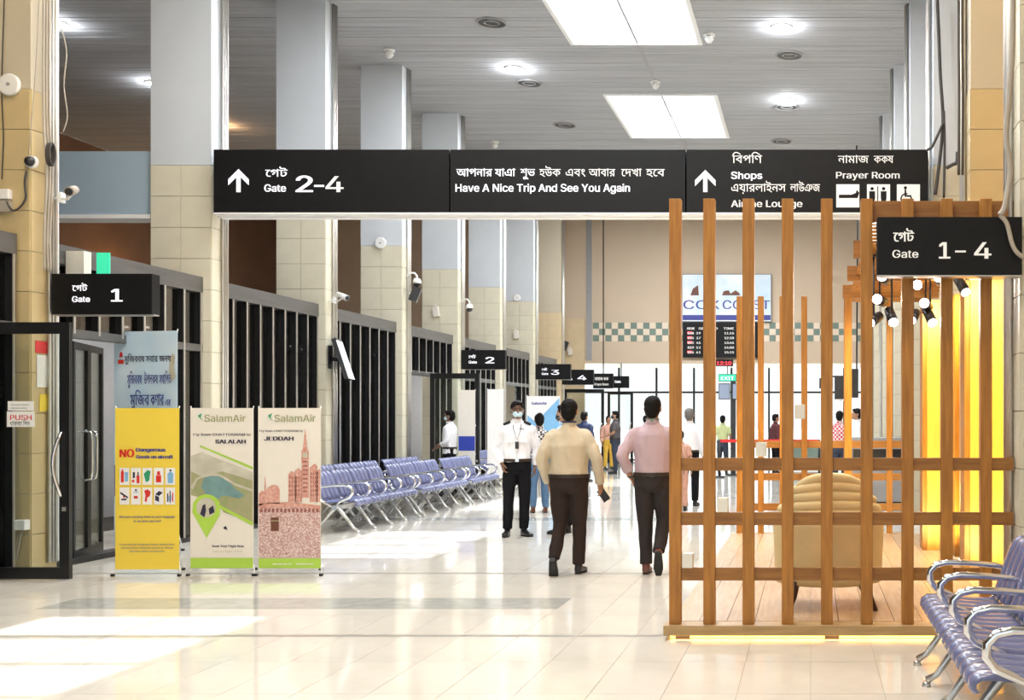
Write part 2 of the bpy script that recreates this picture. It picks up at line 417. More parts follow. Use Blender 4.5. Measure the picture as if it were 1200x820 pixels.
# ------------------------------------------------------------------ columns clad with tiles
tw, th = .3885, .4
ctile = MB().box(.003, tw - .003, -.008, .004, .003, th - .003, .002).mesh('tile', 'column_tile')
stile = MB().box(-.004, .008, .003, .367, .003, th - .003, .002).mesh('tile', 'column_tile')
def variant(me, m):
    c = me.copy(); c.materials.clear(); c.materials.append(M[m]); return c
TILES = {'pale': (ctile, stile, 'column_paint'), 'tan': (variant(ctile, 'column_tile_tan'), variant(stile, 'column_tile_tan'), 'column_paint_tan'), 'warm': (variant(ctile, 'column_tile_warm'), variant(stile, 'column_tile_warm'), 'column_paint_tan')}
COLY = [10.95, 14.25, 17.6, 20.9, 24.2, 27.5, 30.8, 34.1]
def column(xl, yf, side, kind='pale'):
    """xl = left edge of the front face, side = +1 when the hall is on the right of it"""
    r = struct_root('column', (xl, yf, 0)); w = tw * 2; ctile, stile, paint = TILES[kind]
    B(.004, w - .004, .004, .366, 0, 4.8, 'core', 'grout', r)
    B(0, w, 0, .37, 4.803, CEIL, 'painted_shaft', paint, r)
    for j in range(12):
        for i in range(2): link('tile', ctile, r, (i * tw, 0, j * th))
        link('tile', stile, r, (w if side > 0 else -.004, 0, j * th))
    mb = MB(); sx = w if side > 0 else 0; d = 1 if side > 0 else -1
    for q, (o, rr) in enumerate(((.05, .018), (.09, .012), (.12, .016))):
        mb.cyl((sx + d * (.035 + .01 * q), .17 + o, 0.1), (sx + d * (.035 + .01 * q), .17 + o, CEIL), rr, n=8)
    mb.build('conduit', 'aluminium', r)
    e = MB(); a, b = sorted((sx + d * .008, sx + d * .03)); e.box(a, b, .29, .37, .1, CEIL); e.build('edge_trim', 'column_edge', r)
    return r
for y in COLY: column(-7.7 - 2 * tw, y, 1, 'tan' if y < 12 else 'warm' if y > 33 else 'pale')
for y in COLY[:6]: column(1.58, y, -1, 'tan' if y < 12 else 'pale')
column(1.45, 7.65, -1)

# ------------------------------------------------------------------ gate bays: dark glazed screens under a metal header
def bay(n, ya, yb, pitch=.4, transom=None, doors=None, xf=-7.8):
    r = struct_root('window_%d' % n)
    B(xf - .2, xf, ya, yb, 3.16, 3.36, 'header', 'header_metal', r)
    B(xf - .2, xf - .002, ya, yb, 0.0, .06, 'sill', 'black_frame', r)
    ts = sorted([.06] + ([transom] if transom else []) + [3.16])
    k = max(1, round((yb - ya) / pitch)); st = (yb - ya) / k
    for i in range(k + 1):
        y = ya + i * st; y = min(max(y, ya + .03), yb - .03)
        z0 = transom if (doors and doors[0] < y < doors[1]) else .06
        B(xf - .14, xf - .008, y - .028, y + .028, z0, 3.16, 'mullion', 'black_frame', r)
        B(xf - .008, xf, y - .02, y + .012, z0, 3.16, 'mullion_cap', 'aluminium', r)
    if transom:
        B(xf - .12, xf - .004, ya, yb, transom - .045, transom + .045, 'transom', 'header_metal', r)
    for i in range(k):
        y = ya + i * st
        for a, b in zip(ts, ts[1:]):
            if doors and doors[0] - .1 < y and y + st < doors[1] + .1 and a < 1: continue
            B(xf - .085, xf - .075, y + .03, y + st - .03, a + .03, b - .02, 'pane', 'glass_dark', r)
    return rehome(r, (xf, (ya + yb) / 2, 0))
bay(8, 11.35, 14.24, .42, 2.45, (11.5, 13.2))
bay(9, 14.63, 17.59, .37)
bay(10, 17.98, 20.89, .41)
bay(11, 21.28, 24.19, .42, 2.45, (21.3, 23.0))
bay(12, 24.58, 27.49, .42, 2.45)
bay(13, 27.88, 30.79, .42, 2.45, (28.0, 29.6))
bay(14, 31.18, 34.09, .42, 2.45)
bay(15, 4.0, 10.9, .5, 2.45)
# door openings' inner pair, set at an angle behind the first leaf
def framed_leaf(par, w, h, m='black_frame', st=.06, name='door_leaf'):
    """glass door leaf in local x (0..w), z; returns its frame"""
    mb = MB()
    mb.box(0, st, -.02, .02, 0, h).box(w - st, w, -.02, .02, 0, h).box(st, w - st, -.02, .02, h - st, h).box(st, w - st, -.02, .02, 0, st * 1.5)
    f = mb.build(name, m, par)
    g = B(st, w - st, -.005, .005, st * 1.5, h - st, 'pane', 'glass', f)
    return f
def bow_handle(mb, x, y, z0, z1, out):
    pts = [(x, y, z0)]; n = 8
    for i in range(1, n): t = i / n; pts.append((x, y + out * sin(pi * t), z0 + (z1 - z0) * t))
    pts.append((x, y, z1)); mb.tube(pts, .014, 8)
d1 = struct_root('door_1', (-7.86, 11.8, 0)); d1.rotation_euler = (0, 0, atan2(1.2, -.45))
for k in (0, 1):
    f = framed_leaf(d1, .64, 2.36, 'black_frame', .07); f.location = (.645 * k, 0, .01)
    mb = MB(); xx = .54 if k == 0 else .10
    mb.tube([(xx, 0, .85), (xx, -.06, .87), (xx, -.07, .95), (xx, -.07, 1.3), (xx, -.06, 1.38), (xx, 0, 1.4)], .014, 8)
    mb.build('handle', 'chrome', f)
# open leaves standing out into the hall
def open_leaf(n, x0, x1, Y, papers=False):
    r = struct_root('door_%d' % n); w = x1 - x0
    mb = MB(); s = .09
    mb.box(x0, x0 + s, Y - .025, Y + .025, .01, 2.47).box(x1 - s, x1, Y - .025, Y + .025, .01, 2.47)
    mb.box(x0 + s, x1 - s, Y - .025, Y + .025, 2.36, 2.47).box(x0 + s, x1 - s, Y - .025, Y + .025, .01, .12)
    mb.build('leaf_frame', 'black_frame', r)
    B(x0 + s, x1 - s, Y - .006, Y + .006, .12, 2.36, 'pane', 'glass', r)
    h = MB(); pts = []
    for i in range(9): t = i / 8; pts.append((x1 - .07 - .05 * sin(pi * t), Y - .03 - .05 * sin(pi * t), .80 + .62 * t))
    h.tube(pts, .017, 8).build('handle', 'chrome', r)
    B(x1 - .065, x1 - .03, Y - .032, Y - .02, .66, .70, 'lock', 'aluminium', r)
    if papers:
        for (a, b, t, u, m) in ((10, 40, 470, 481, 'paper_white'), (9, 41, 482, 500, 'paper_white')):
            xa, zt = px(a, t, Y); xb, zb = px(b, u, Y)
            B(xa, xb, Y - .011, Y - .0065, zb, zt, 'notice', m, r)
        X = lambda v: px(v, 0, Y)[0]; Z = lambda v: px(0, v, Y)[1]
        text_obj([('PUSH', X(13), Z(492), .095, X(38), .002)], 'paper_red', r, y=Y - .013, name='notice_lettering')
        text_obj([('\u09a7\u09be\u0995\u09cd\u0995\u09be \u09a6\u09bf\u09a8'.replace('\u09cd', '').replace('\u09a6\u09bf', '\u09bf\u09a6'), X(13), Z(498.5), .06, X(36), 0),
                  ('Sanitize hands', X(14), Z(475), .03, X(35), 0), ('before entry', X(14), Z(479), .03, X(33), 0)], 'dark_plastic', r, y=Y - .013, name='notice_lettering')
    return rehome(r, (x0, Y, 0))
open_leaf(2, -8.1, px(83, 0, 10.65)[0], 10.65, True)
open_leaf(3, -7.78, px(562, 0, 22.7)[0], 22.7)
open_leaf(4, -7.78, px(708, 0, 35)[0], 35.0)
open_leaf(5, px(712, 0, 38)[0], px(742, 0, 38)[0], 38.0)

# ------------------------------------------------------------------ overhead direction sign
YS = 14.03
def XS(v, Y=YS): return px(v, 0, Y)[0]
def ZS(v, Y=YS): return px(0, v, Y)[1]
def flat(mb, pts, Y): mb.bm.faces.new([mb.bm.verts.new((XS(a, Y), Y, ZS(b, Y))) for a, b in pts])
sg = thing('direction_sign', 'long black overhead sign board with white lettering across the hall', 'sign')
for a, b in ((250, 526), (527.5, 803), (804.5, 1088)):
    B(XS(a), XS(b), YS + .003, YS + .2, ZS(249), ZS(175), 'sign_panel', 'sign_black', sg, bev=.004)
for a in (300, 470, 580, 760, 860, 1040): B(XS(a), XS(a) + .02, YS + .09, YS + .11, ZS(176), CEIL, 'hanger', 'sign_black', sg) if a < 0 else None
B(XS(250), XS(1088), YS + .0, YS + .2, ZS(250.5), ZS(249), 'lower_strip', 'white_paint', sg)
def letters(items, m, Y, par, name='lettering'):
    out = []
    for body, x0, x1, base, size, bold in items: out.append((body, XS(x0, Y), ZS(base, Y), size * Y / F, XS(x1, Y), bold * Y / F))
    return text_obj(out, m, par, y=Y - .002, name=name)
def arrow(mb, cx, top, bot, w, Y):
    t = 5
    flat(mb, [(cx, top), (cx + w / 2, top + w / 2), (cx + w / 2, top + w / 2 + t + 2), (cx, top + t + 2), (cx - w / 2, top + w / 2 + t + 2), (cx - w / 2, top + w / 2)], Y)
    mb.bm.faces.new([mb.bm.verts.new((XS(a, Y), Y - .0005, ZS(b, Y))) for a, b in ((cx - 2.5, top + 5), (cx + 2.5, top + 5), (cx + 2.5, bot), (cx - 2.5, bot))])
Yl = YS - .001
letters([(GATE_BN, 311, 337, 207, 13, .12), ('Gate', 310, 335, 224.5, 16.5, .3), ('2', 347, 366, 225, 37, .9), ('-', 369, 379, 226, 37, .9),
         ('আপনার যাএা', 535, 604, 206.5, 13.5, .10), ('শুভ', 610, 627, 206.5, 13.5, .10),
         ('Have A Nice Trip And See You Again', 534, 738, 224.5, 17.5, .22), ('Shops', 857, 893, 209.5, 16, .28)], 'sign_letter', Yl, sg)
letters([('4', 382, 402, 225, 37, .7), ('হউক', 632, 657, 206.5, 13.5, .05), ('এবং', 663, 686, 206.5, 13.5, .02), ('আবার', 690, 721, 206.5, 13.5, .02),
         ('\u09c7দখা', 728, 752, 206.5, 13.5, .02), ('হ\u09c7ব', 757, 779, 206.5, 13.5, .02),
         ('\u09bfবপ\u09bfণ', 858, 893, 191, 14, .05), ('এয়ারলাইনস', 857, 921, 224.5, 14, .05), ('লাউঞজ', 926, 961, 224.5, 14, .05),
         ('Airline Lounge', 857, 940, 242.5, 15.5, .3), ('নামাজ', 982, 1018, 191, 13.5, .05), ('কক্ষ'.replace('\u09cd', ''), 1024, 1047, 191, 13.5, .05),
         ('Prayer Room', 980, 1054, 209, 15, .25)], 'sign_letter_dim', Yl, sg)
mb = MB(); arrow(mb, 279.5, 198, 225, 24, Yl); mb.build('arrow', 'sign_letter', sg)
mb = MB(); arrow(mb, 826.5, 199, 225, 24, Yl); mb.build('arrow', 'sign_letter_dim', sg)
mb = MB()
for a in (980, 1016, 1051): mb.box(XS(a), XS(a + 27), YS - .004, YS - .001, ZS(243), ZS(216))
mb.build('pictogram_plate', 'sign_letter_dim', sg)
Yp = YS - .006; mb = MB()
def rect(mb, a, b, c, d, Y=Yp): flat(mb, [(a, b), (c, b), (c, d), (a, d)], Y)
def disc(mb, cx, cy, r, Y=Yp, n=14): flat(mb, [(cx + r * cos(2 * pi * k / n), cy + r * sin(2 * pi * k / n)) for k in range(n)], Y)
flat(mb, [(983, 228), (998, 228), (1003, 226), (1004, 222), (1007, 226), (1005, 232), (983, 232)], Yp); mb.build('pictogram', 'sign_black', sg); mb = MB()
if 0: flat(mb, [(998, 228), (1003, 226), (1004, 222), (1007, 226), (1005, 232), (998, 232)], Yp - .0003)
rect(mb, 1028, 218, 1029.2, 241)                                        # men | women
mb.build('pictogram', 'sign_black', sg); mb = MB()
for cx in (1022, 1035.5):
    disc(mb, cx, 221, 2); flat(mb, [(cx - 3.4, 224), (cx + 3.4, 224), (cx + 3.4, 232), (cx + 1.8, 240), (cx - 1.8, 240), (cx - 3.4, 232)], Yp - .0003)
mb.build('pictogram', 'sign_black', sg, kind='stuff'); mb = MB()
disc(mb, 1061, 220, 1.9); rect(mb, 1060, 222, 1062, 230); rect(mb, 1060, 228.5, 1068, 230.5, Yp - .0003); flat(mb, [(1066, 230), (1068, 230), (1071, 237), (1069, 237)], Yp - .0005)
for k in range(12):                                                      # wheel
    a0, a1 = radians(20 + k * 22), radians(20 + (k + 1) * 22)
    flat(mb, [(1062 + 7 * cos(a0), 233 + 7 * sin(a0)), (1062 + 7 * cos(a1), 233 + 7 * sin(a1)), (1062 + 5.3 * cos(a1), 233 + 5.3 * sin(a1)), (1062 + 5.3 * cos(a0), 233 + 5.3 * sin(a0))], Yp)
mb.build('pictogram', 'sign_black', sg, kind='stuff')
rehome(sg, (XS(670), YS + .1, ZS(249)))

# gate number signs standing off the columns
def gate_sign(num, x0, x1, y0, y1, Y, label, numx, full=True):
    s = thing('gate_sign', label, 'sign', group='black gate signs'); 
    B(XS(x0, Y), XS(x1, Y), Y, Y + .14, ZS(y1, Y), ZS(y0, Y), 'sign_box', 'sign_black', s, bev=.005)
    B(XS(x0, Y), XS(x1, Y) + .004, Y + .02, Y + .12, ZS(y1, Y) - .012, ZS(y1, Y), 'lower_strip', 'aluminium', s)
    h = y1 - y0; w = x1 - x0; Yt = Y - .001
    if full:
        letters([(GATE_BN, x0 + .21 * w, x0 + .36 * w, y0 + .43 * h, h * .22, .004 * h), ('Gate', x0 + .21 * w, x0 + .385 * w, y0 + .70 * h, h * .28, .006 * h)], full, Yt, s)
        letters([(num, numx[0], numx[1], y0 + .69 * h, h * .62, .018 * h)], full, Yt, s, 'number')
    return rehome(s, (XS(x0, Y), Y, ZS(y1, Y)))
gate_sign('1', 60, 178, 320.5, 368, 11.12, 'black sign reading Gate 1 on the left column', (131, 143), 'sign_letter')
gate_sign('2', 538, 592, 410, 432.5, 24.4, 'black sign reading Gate 2 beyond the first waiting seats', (569, 579), 'sign_letter')
gate_sign('3', 626, 668.5, 426.5, 444.5, 31.0, 'black sign reading Gate 3 above the officer in white', (646, 655), 'sign_letter')
gate_sign('4', 655, 695.5, 433, 450.5, 34.3, 'black sign reading Gate 4, just right of the Gate 3 sign', (677, 687), 'sign_letter')
g14 = thing('gate_sign', 'black sign reading Gate 1-4 hung at the right above the wooden screen', 'sign', group='black gate signs')
Y = 7.52; 
B(XS(1028, Y), XS(1198, Y), Y, Y + .13, ZS(322, Y), ZS(254, Y), 'sign_box', 'sign_black', g14, bev=.004)
B(XS(1028, Y), XS(1198, Y), Y + .01, Y + .12, ZS(323.5, Y), ZS(322, Y), 'lower_strip', 'aluminium', g14)
letters([(GATE_BN, 1047, 1071, 283, 17, .4), ('Gate', 1046, 1076, 302, 18, .25)], 'sign_letter_dim', Y - .001, g14)
for q in (('1', 1101, 1113, 303, 38.5, .8), ('-', 1120, 1131, 303, 38, .8), ('4', 1142, 1161, 303, 38.5, .8)): letters([q], 'sign_letter_dim', Y - .001, g14, 'number')
rehome(g14, (XS(1198, Y), Y, ZS(322, Y)))
for (x0, x1, y0, y1, Y, t, lab) in ((695, 718.5, 437.5, 455, 35.6, ['নামাজ কক', 'Prayer Room'], 'small black prayer room sign, right of the Gate 4 sign'), (718.5, 737, 440.5, 454.5, 36.45, ['Gate'], 'smallest black sign at the far end, right of the prayer room sign')):
    s = thing('hanging_sign', lab, 'sign')
    B(XS(x0, Y), XS(x1, Y), Y, Y + .1, ZS(y1, Y), ZS(y0, Y), 'sign_box', 'sign_black', s)
    for k, b in enumerate(t): letters([(b, x0 + 2, x0 + (18 if len(t) > 1 else 9), y0 + 8 + 6 * k, 5.5, .1)], 'sign_letter_dim' if len(t) > 1 else 'sign_letter', Y - .001, s)
    B((XS(x0, Y) + XS(x1, Y)) / 2 - .015, (XS(x0, Y) + XS(x1, Y)) / 2 + .015, Y + .03, Y + .06, ZS(y0, Y), 3.36 if Y > 36 else CEIL, 'hanger', 'sign_black', s)
    rehome(s, (XS(x0, Y), Y, ZS(y1, Y)))
# green emergency sign box on the first header
ex = thing('exit_sign', 'green and cream emergency exit box above the Gate 1 sign', 'sign')
B(-7.79, -7.6, 11.6, 11.72, 2.98, 3.3, 'case', 'cream_plastic', ex)
Y = 11.59; mb = MB().box(XS(113, Y), XS(128, Y), Y, Y + .02, 3.0, 3.28); mb.build('panel', 'green_sign', ex)
rehome(ex, (-7.7, 11.66, 2.98))

# ------------------------------------------------------------------ stand-up banners
mat('print_yellow', (.88, .66, .07), .55, noise_amt=.03); mat('print_cream', (.80, .76, .68), .5, noise_amt=.03); mat('print_lime', (.42, .66, .08), .5, noise_amt=.04)
mat('print_sky', (.48, .70, .92), .5, noise_amt=.25, noise_scale=2, col2=(.68, .81, .93)); mat('print_ink', (.03, .025, .06), .5, noise_amt=.05); mat('print_red', (.70, .03, .02), .5, noise_amt=.05)
mat('print_navy', (.05, .06, .30), .5, noise_amt=.05); mat('print_sand', (.40, .36, .22), .5, noise_amt=.45, noise_scale=9, col2=(.28, .34, .14)); mat('print_lagoon', (.20, .36, .36), .5, noise_amt=.3, noise_scale=6)
mat('print_brick', (.55, .22, .16), .5, noise_amt=.45, noise_scale=30, col2=(.72, .45, .38)); mat('print_brick_dark', (.36, .12, .09), .5, noise_amt=.35, noise_scale=40)
mat('print_crowd', (.84, .72, .68), .5, noise_amt=.7, noise_scale=75, col2=(.34, .10, .09)); mat('print_hill', (.45, .42, .32), .5, noise_amt=.35, noise_scale=7, col2=(.62, .60, .50))
mat('print_brown', (.16, .055, .03), .5, noise_amt=.2); mat('print_white', (.86, .85, .84), .5, noise_amt=.02); mat('print_green', (.03, .34, .16), .5, noise_amt=.05); mat('print_pale_blue', (.22, .48, .76), .5, noise_amt=.1)
V2 = Vector
class Banner:
    """X-frame banner: sheet, two crossed rods, feet and thin flat print; u, v in photo pixels at its depth"""
    def __init__(s, x0, x1, y0, y1, Y, sheet, label, tilt=0.0, yaw=0.0, feet=True):
        s.root = thing('banner_stand', label, 'banner', group='banners on stands by the gate'); s.x0, s.x1, s.y0, s.y1, s.Y = x0, x1, y0, y1, Y
        s.cx = (XS(x0, Y) + XS(x1, Y)) / 2; s.z0 = ZS(y1, Y); s.z1 = ZS(y0, Y); s.n = 0
        w = XS(x1, Y) - XS(x0, Y); mb = MB(); mb.box(-w / 2, w / 2, 0, .003, s.z0, s.z1)
        s.sheet = mb.build('sheet', sheet, s.root)
        f = MB(); c = (0, .16, (s.z0 + s.z1) / 2 - .1)
        for sx in (-1, 1):
            f.tube([(sx * w / 2, .006, s.z1 + .02), (sx * .02, .15, c[2])], .006, 6); f.tube([(sx * .02, .15, c[2]), (sx * w / 2, .02, s.z0 - .01), (sx * (w / 2 + .012), -.02, .01)], .006, 6)
        f.ell(c, .035, .03, .045); f.tube([c, (0.12, .42, .012)], .006, 6); f.build('x_frame', 'white_plastic', s.root)
        k = MB()
        for p in ((-w / 2 - .012, -.02), (w / 2 + .012, -.02), (.12, .42)): k.box(p[0] - .014, p[0] + .014, p[1] - .014, p[1] + .014, 0, .024)
        k.build('rubber_feet', 'rubber', s.root)
        s.root.location = (s.cx, Y, 0); s.root.rotation_euler = (0, 0, yaw)
    def P(s, a, b, k=0): return (XS(a, s.Y) - s.cx, -.004 - .0006 * k, ZS(b, s.Y))
    def fn(s, k=0): return lambda X, Z: (X - s.cx, -.004 - .0006 * k, Z)
    def area(s, polys, m, k=0, name='printed_area'):
        for grp in ([[p] for p in polys] if len(polys) <= 12 else [polys]):
            mb = MB()
            for p in grp:
                vs = [V2(s.P(a, b, k)) for a, b in p]
                for t in geometry.tessellate_polygon([[Vector((a, b, 0)) for a, b in p]]): mb.bm.faces.new([mb.bm.verts.new(vs[i]) for i in t])
            bmesh.ops.remove_doubles(mb.bm, verts=mb.bm.verts[:], dist=1e-6)
            me = bpy.data.meshes.new(name); mb.bm.to_mesh(me); mb.bm.free(); me.materials.append(M[m]); link(name, me, s.sheet, kind='stuff' if len(grp) > 1 else None)
    def text(s, items, m, k=3):
        its = [(b, XS(x0, s.Y), ZS(base, s.Y), size * s.Y / F, XS(x1, s.Y), bold * s.Y / F) for b, x0, x1, base, size, bold in items]
        text_obj(its, m, s.sheet, name='printed_lettering', fn=s.fn(k))
def R(a, b, c, d): return [(a, b), (c, b), (c, d), (a, d)]
def circ(cx, cy, r, n=24, sy=1): return [(cx + r * cos(2 * pi * k / n), cy + sy * r * sin(2 * pi * k / n)) for k in range(n)]
YB = 10.9
b1 = Banner(135, 210, 478, 667, YB, 'print_yellow', 'yellow banner warning of dangerous goods, leftmost of the three in front')
b1.text([('NO', 141, 157, 535.5, 18, .7)], 'print_red')
b1.text([('Dangerous', 160, 194, 529, 8.5, .45), ('Goods on aircraft', 160, 203, 537, 7.5, .4), ('Are you carrying them in your luggage', 140, 205, 606.5, 4.6, .12), ('or on your person?', 157, 189, 611.5, 4.6, .12)], 'print_navy')
b1.text([('If you have any Dangerous Goods, declare them.', 140, 205, 638.5, 3.6, .05), ('Carrying these substances may be an offence', 142, 203, 642.5, 3.6, .05), ('and may result in prosecution', 152, 193, 646.5, 3.6, .05)], 'print_navy')
cards = [(140.5 + 13.4 * i, 548 + 23 * j) for j in (0, 1) for i in range(5)]
b1.area([R(a, b, a + 11.4, b + 20) for a, b in cards], 'print_white', 1, 'printed_card')
red, grn, blk, blu = [], [], [], []
C = lambda n: cards[n]
a, b = C(0); red += [R(a + 1.5, b + 4, a + 5, b + 17), R(a + 2.5, b + 1.5, a + 4, b + 4)]; blu += [R(a + 6, b + 5, a + 10, b + 16)]
a, b = C(1); red += [R(a + 6.5, b + 9, a + 10, b + 18), R(a + 1, b + 14, a + 4, b + 17)]; blk += [R(a + 2, b + 5, a + 4.5, b + 12), R(a + 7.5, b + 5, a + 9, b + 9)]
a, b = C(2); grn += [[(a + 1.5, b + 7), (a + 6, b + 2.5), (a + 9.5, b + 4), (a + 8, b + 15), (a + 4, b + 17)]]
a, b = C(3); red += [R(a + 2.5, b + 9, a + 8.5, b + 17), [(a + 4, b + 4), (a + 7, b + 4), (a + 7.6, b + 8.6), (a + 3.4, b + 8.6)]]
a, b = C(4); blk += [[(a + 5, b + 2), (a + 7, b + 2), (a + 7.4, b + 4), (a + 4.6, b + 4)]]; blu += [[(a + 2.4, b + 7), (a + 5, b + 4.5), (a + 7, b + 4.5), (a + 9.4, b + 7), (a + 9, b + 18), (a + 3, b + 18)]]
a, b = C(5); blk += [[(a + 1, b + 5), (a + 10, b + 11), (a + 9.6, b + 13), (a + 1, b + 7.5)], R(a + 2, b + 13, a + 8, b + 15)]; red += [R(a + 4, b + 9, a + 6, b + 12)]
a, b = C(6); blk += [R(a + 4.6, b + 2, a + 6.8, b + 4)]; red += [R(a + 3.4, b + 10, a + 8, b + 13)]; blu += [R(a + 3, b + 5, a + 8.4, b + 6)]
a, b = C(7); red += [[(a + 2, b + 4), (a + 6, b + 2), (a + 9.6, b + 5), (a + 8.6, b + 10), (a + 5.5, b + 12), (a + 5, b + 17), (a + 2.6, b + 16), (a + 3.6, b + 9)]]
a, b = C(8); blk += [[(a + 1.5, b + 8), (a + 6, b + 4), (a + 10.4, b + 6), (a + 6, b + 10)], [(a + 1.5, b + 9), (a + 6, b + 11), (a + 6, b + 17), (a + 1.5, b + 15)]]
a, b = C(9); blk += [R(a + 2, b + 7, a + 3.4, b + 17), R(a + 5, b + 4, a + 6.2, b + 18)]; red += [R(a + 8, b + 6, a + 9.3, b + 17)]; blu += [R(a + 3.6, b + 10, a + 4.8, b + 16), R(a + 6.6, b + 9, a + 7.7, b + 15)]
for p, m in ((red, 'print_red'), (grn, 'print_green'), (blk, 'print_ink'), (blu, 'print_pale_blue')): b1.area(p, m, 2, 'printed_picture')
# airline banner, lagoon
b2 = Banner(223, 297, 478, 666, YB + .02, 'print_cream', 'cream and green airline banner with a lagoon picture, middle of the three')
def airline(bn, x):
    bn.text([('SalamAir', x + 8, x + 56, 494, 16, .2)], 'print_sand', 3)
    bn.area([[(x, 487), (x + 5, 484), (x + 3.4, 489), (x + 6.5, 493.5)]], 'print_green', 3, 'printed_mark')
airline(b2, 232)
b2.text([('Fly from CHATTOGRAM to', 227, 294, 510.5, 5.6, .15), ], 'print_ink'); b2.text([('SALALAH', 253, 288, 519.5, 9, .45)], 'print_ink')
b2.area([[(224, 534), (236, 532), (296.5, 553), (296.5, 612), (262, 600), (256, 588), (224, 580)]], 'print_sand', 0, 'printed_picture')
b2.area([[(224, 534), (236, 530), (296.5, 553), (296.5, 563), (260, 552), (240, 560), (224, 552)]], 'print_hill', 1, 'printed_picture')
b2.area([[(236, 570), (240, 559), (252, 557), (268, 562), (275, 572), (287, 580), (280, 584), (262, 580), (254, 586), (244, 583)]], 'print_lagoon', 2, 'printed_picture')
b2.area([[(224, 570), (230, 560), (244, 554), (258, 555), (276, 566), (296, 573), (296, 576), (276, 569), (258, 558), (244, 557), (232, 562), (226, 574)]], 'print_hill', 3, 'printed_picture')
b2.area([[(234, 523), (235, 521.5), (296.5, 547), (296.5, 550)], [(252, 592), (253, 589), (296.5, 611.5), (296.5, 616)], R(223.6, 653.5, 296.6, 665.5)], 'print_lime', 2, 'printed_area')
pin = [(225.6, 596 + 4)] + [(242.5 + 17 * cos(t), 596 + 17 * sin(t)) for t in [radians(200 + 8 * k) for k in range(18)]] + [(258, 603), (250, 617), (242.5, 630), (234, 615)]
b2.area([pin], 'print_lime', 4, 'printed_pin'); b2.area([circ(242, 594.5, 11.5)], 'print_hill', 5, 'printed_pin')
b2.area([[(235, 602), (238, 592), (241, 590), (242, 598), (240, 606)], [(245, 596), (250, 592), (252, 600), (246, 603)]], 'print_ink', 6, 'printed_pin')
b2.area([[(262, 618), (265, 616), (265.6, 617), (267, 621), (264.5, 620), (263, 619.6)]], 'print_ink', 4, 'printed_mark')
b2.text([('Book Your Flight Now', 249, 286, 641, 5.2, .12)], 'print_ink'); b2.text([('Call our flight centre', 250, 284, 647, 4.5, .02)], 'print_hill')
# airline banner, tower
b3 = Banner(302.5, 376, 478, 666, YB + .02, 'print_cream', 'airline banner with a red tower picture, rightmost of the three')
airline(b3, 314); b3.text([('Fly from CHATTOGRAM to', 304.5, 355, 506, 4.4, .1)], 'print_ink'); b3.text([('JEDDAH', 310, 344, 516, 9, .45)], 'print_ink')
b3.area([R(303.4, 594, 375.6, 653)], 'print_crowd', 0, 'printed_picture')
b3.area([R(353.5, 527, 362, 583), [(355, 527), (357.5, 503), (358, 503), (360.8, 527)], [(338, 588), (338, 556), (341, 552), (345, 553), (347, 558), (347, 588)], [(346, 588), (346, 551), (350, 548), (354, 552), (354, 588)],
         [(363, 588), (363, 548), (369, 543), (372, 546), (372, 588)], [(371, 588), (371, 552), (375.4, 549), (375.4, 588)], [(308, 590), (308, 576), (313, 574), (313, 572), (320, 568), (326, 569), (328, 573), (328, 590)], [(303.6, 592), (303.6, 578), (308, 574), (308, 592)],
         [(310, 575), (310.6, 558), (311.3, 558), (312, 575)]], 'print_brick', 1, 'printed_picture')
b3.area([[(303.4, 590), (340, 588), (375.6, 592), (375.6, 597), (350, 594), (303.4, 595)]], 'print_brick', 1, 'printed_picture')
b3.area([R(355, 530, 360.6, 536)], 'print_hill', 2, 'printed_picture')
arch = []
for k in range(15): arch.append([(305 + k * 4.7, 600), (305 + k * 4.7, 596.5), (306.4 + k * 4.7, 595), (307.8 + k * 4.7, 596.5), (307.8 + k * 4.7, 600)])
win = [R(339.5 + 2.6 * i, 558 + 5 * j, 340.5 + 2.6 * i, 561 + 5 * j) for i in range(5) for j in range(5)] + [R(364.5 + 2.6 * i, 553 + 5 * j, 365.5 + 2.6 * i, 556 + 5 * j) for i in range(4) for j in range(6)] + [R(355, 540 + 5 * j, 360.6, 541.5 + 5 * j) for j in range(8)]
b3.area(arch + win, 'print_brick_dark', 3, 'printed_picture')
b3.area([R(317.6, 606, 327, 622)], 'print_brown', 3, 'printed_picture'); b3.area([R(317.6, 609.5, 327, 610.6)], 'print_sand', 4, 'printed_picture')
b3.area([R(303.2, 654, 375.8, 665.5)], 'print_lime', 2, 'printed_area'); b3.text([('www.salamair.com', 320, 342, 661.5, 4, .05), ('SalamAir', 348, 368, 661.5, 4.4, .1)], 'print_white', 4)
# tall blue banner behind the yellow one, turned a little
b4 = Banner(127, 214, 388, 640, 12.6, 'print_sky', 'tall light blue banner with Bengali lettering, behind the yellow banner', yaw=radians(-12))
b4.text([('\u09aeু\u099c\u09bfবব\u09b7'.replace('\u099c\u09bf', '\u09bf\u099c'), 146, 166, 450, 17, .1), ('উপল\u0995\u09b7', 169, 188, 450, 17, .1), ('\u09b8থা\u09bfপত', 190, 206, 450, 17, .1), ('\u09ae\u09c1\u09bf\u099cব', 150, 176, 475, 20, .2), ('\u0995\u09a3\u09be\u09b0', 178, 196, 475, 20, .2), ('এর', 198, 205, 475, 11, .2)], 'print_navy')
b4.text([('\u09ae\u09c1\u09bf\u099cববষ \u09b8ব\u09be\u09b0 \u099cন\u09af', 142, 206, 424, 11, .15)], 'print_ink')
b4.area([R(133, 421, 141, 426), [(136, 412), (138.5, 412), (140, 418), (134.5, 418)]], 'print_red', 2, 'printed_mark')
b4.area([[(204, 420), (208, 414), (211, 418), (210, 430), (212, 442), (206, 448), (203, 436)]], 'print_hill', 2, 'printed_picture')
b4.area([R(128, 545, 140, 582)], 'print_navy', 1, 'printed_area')
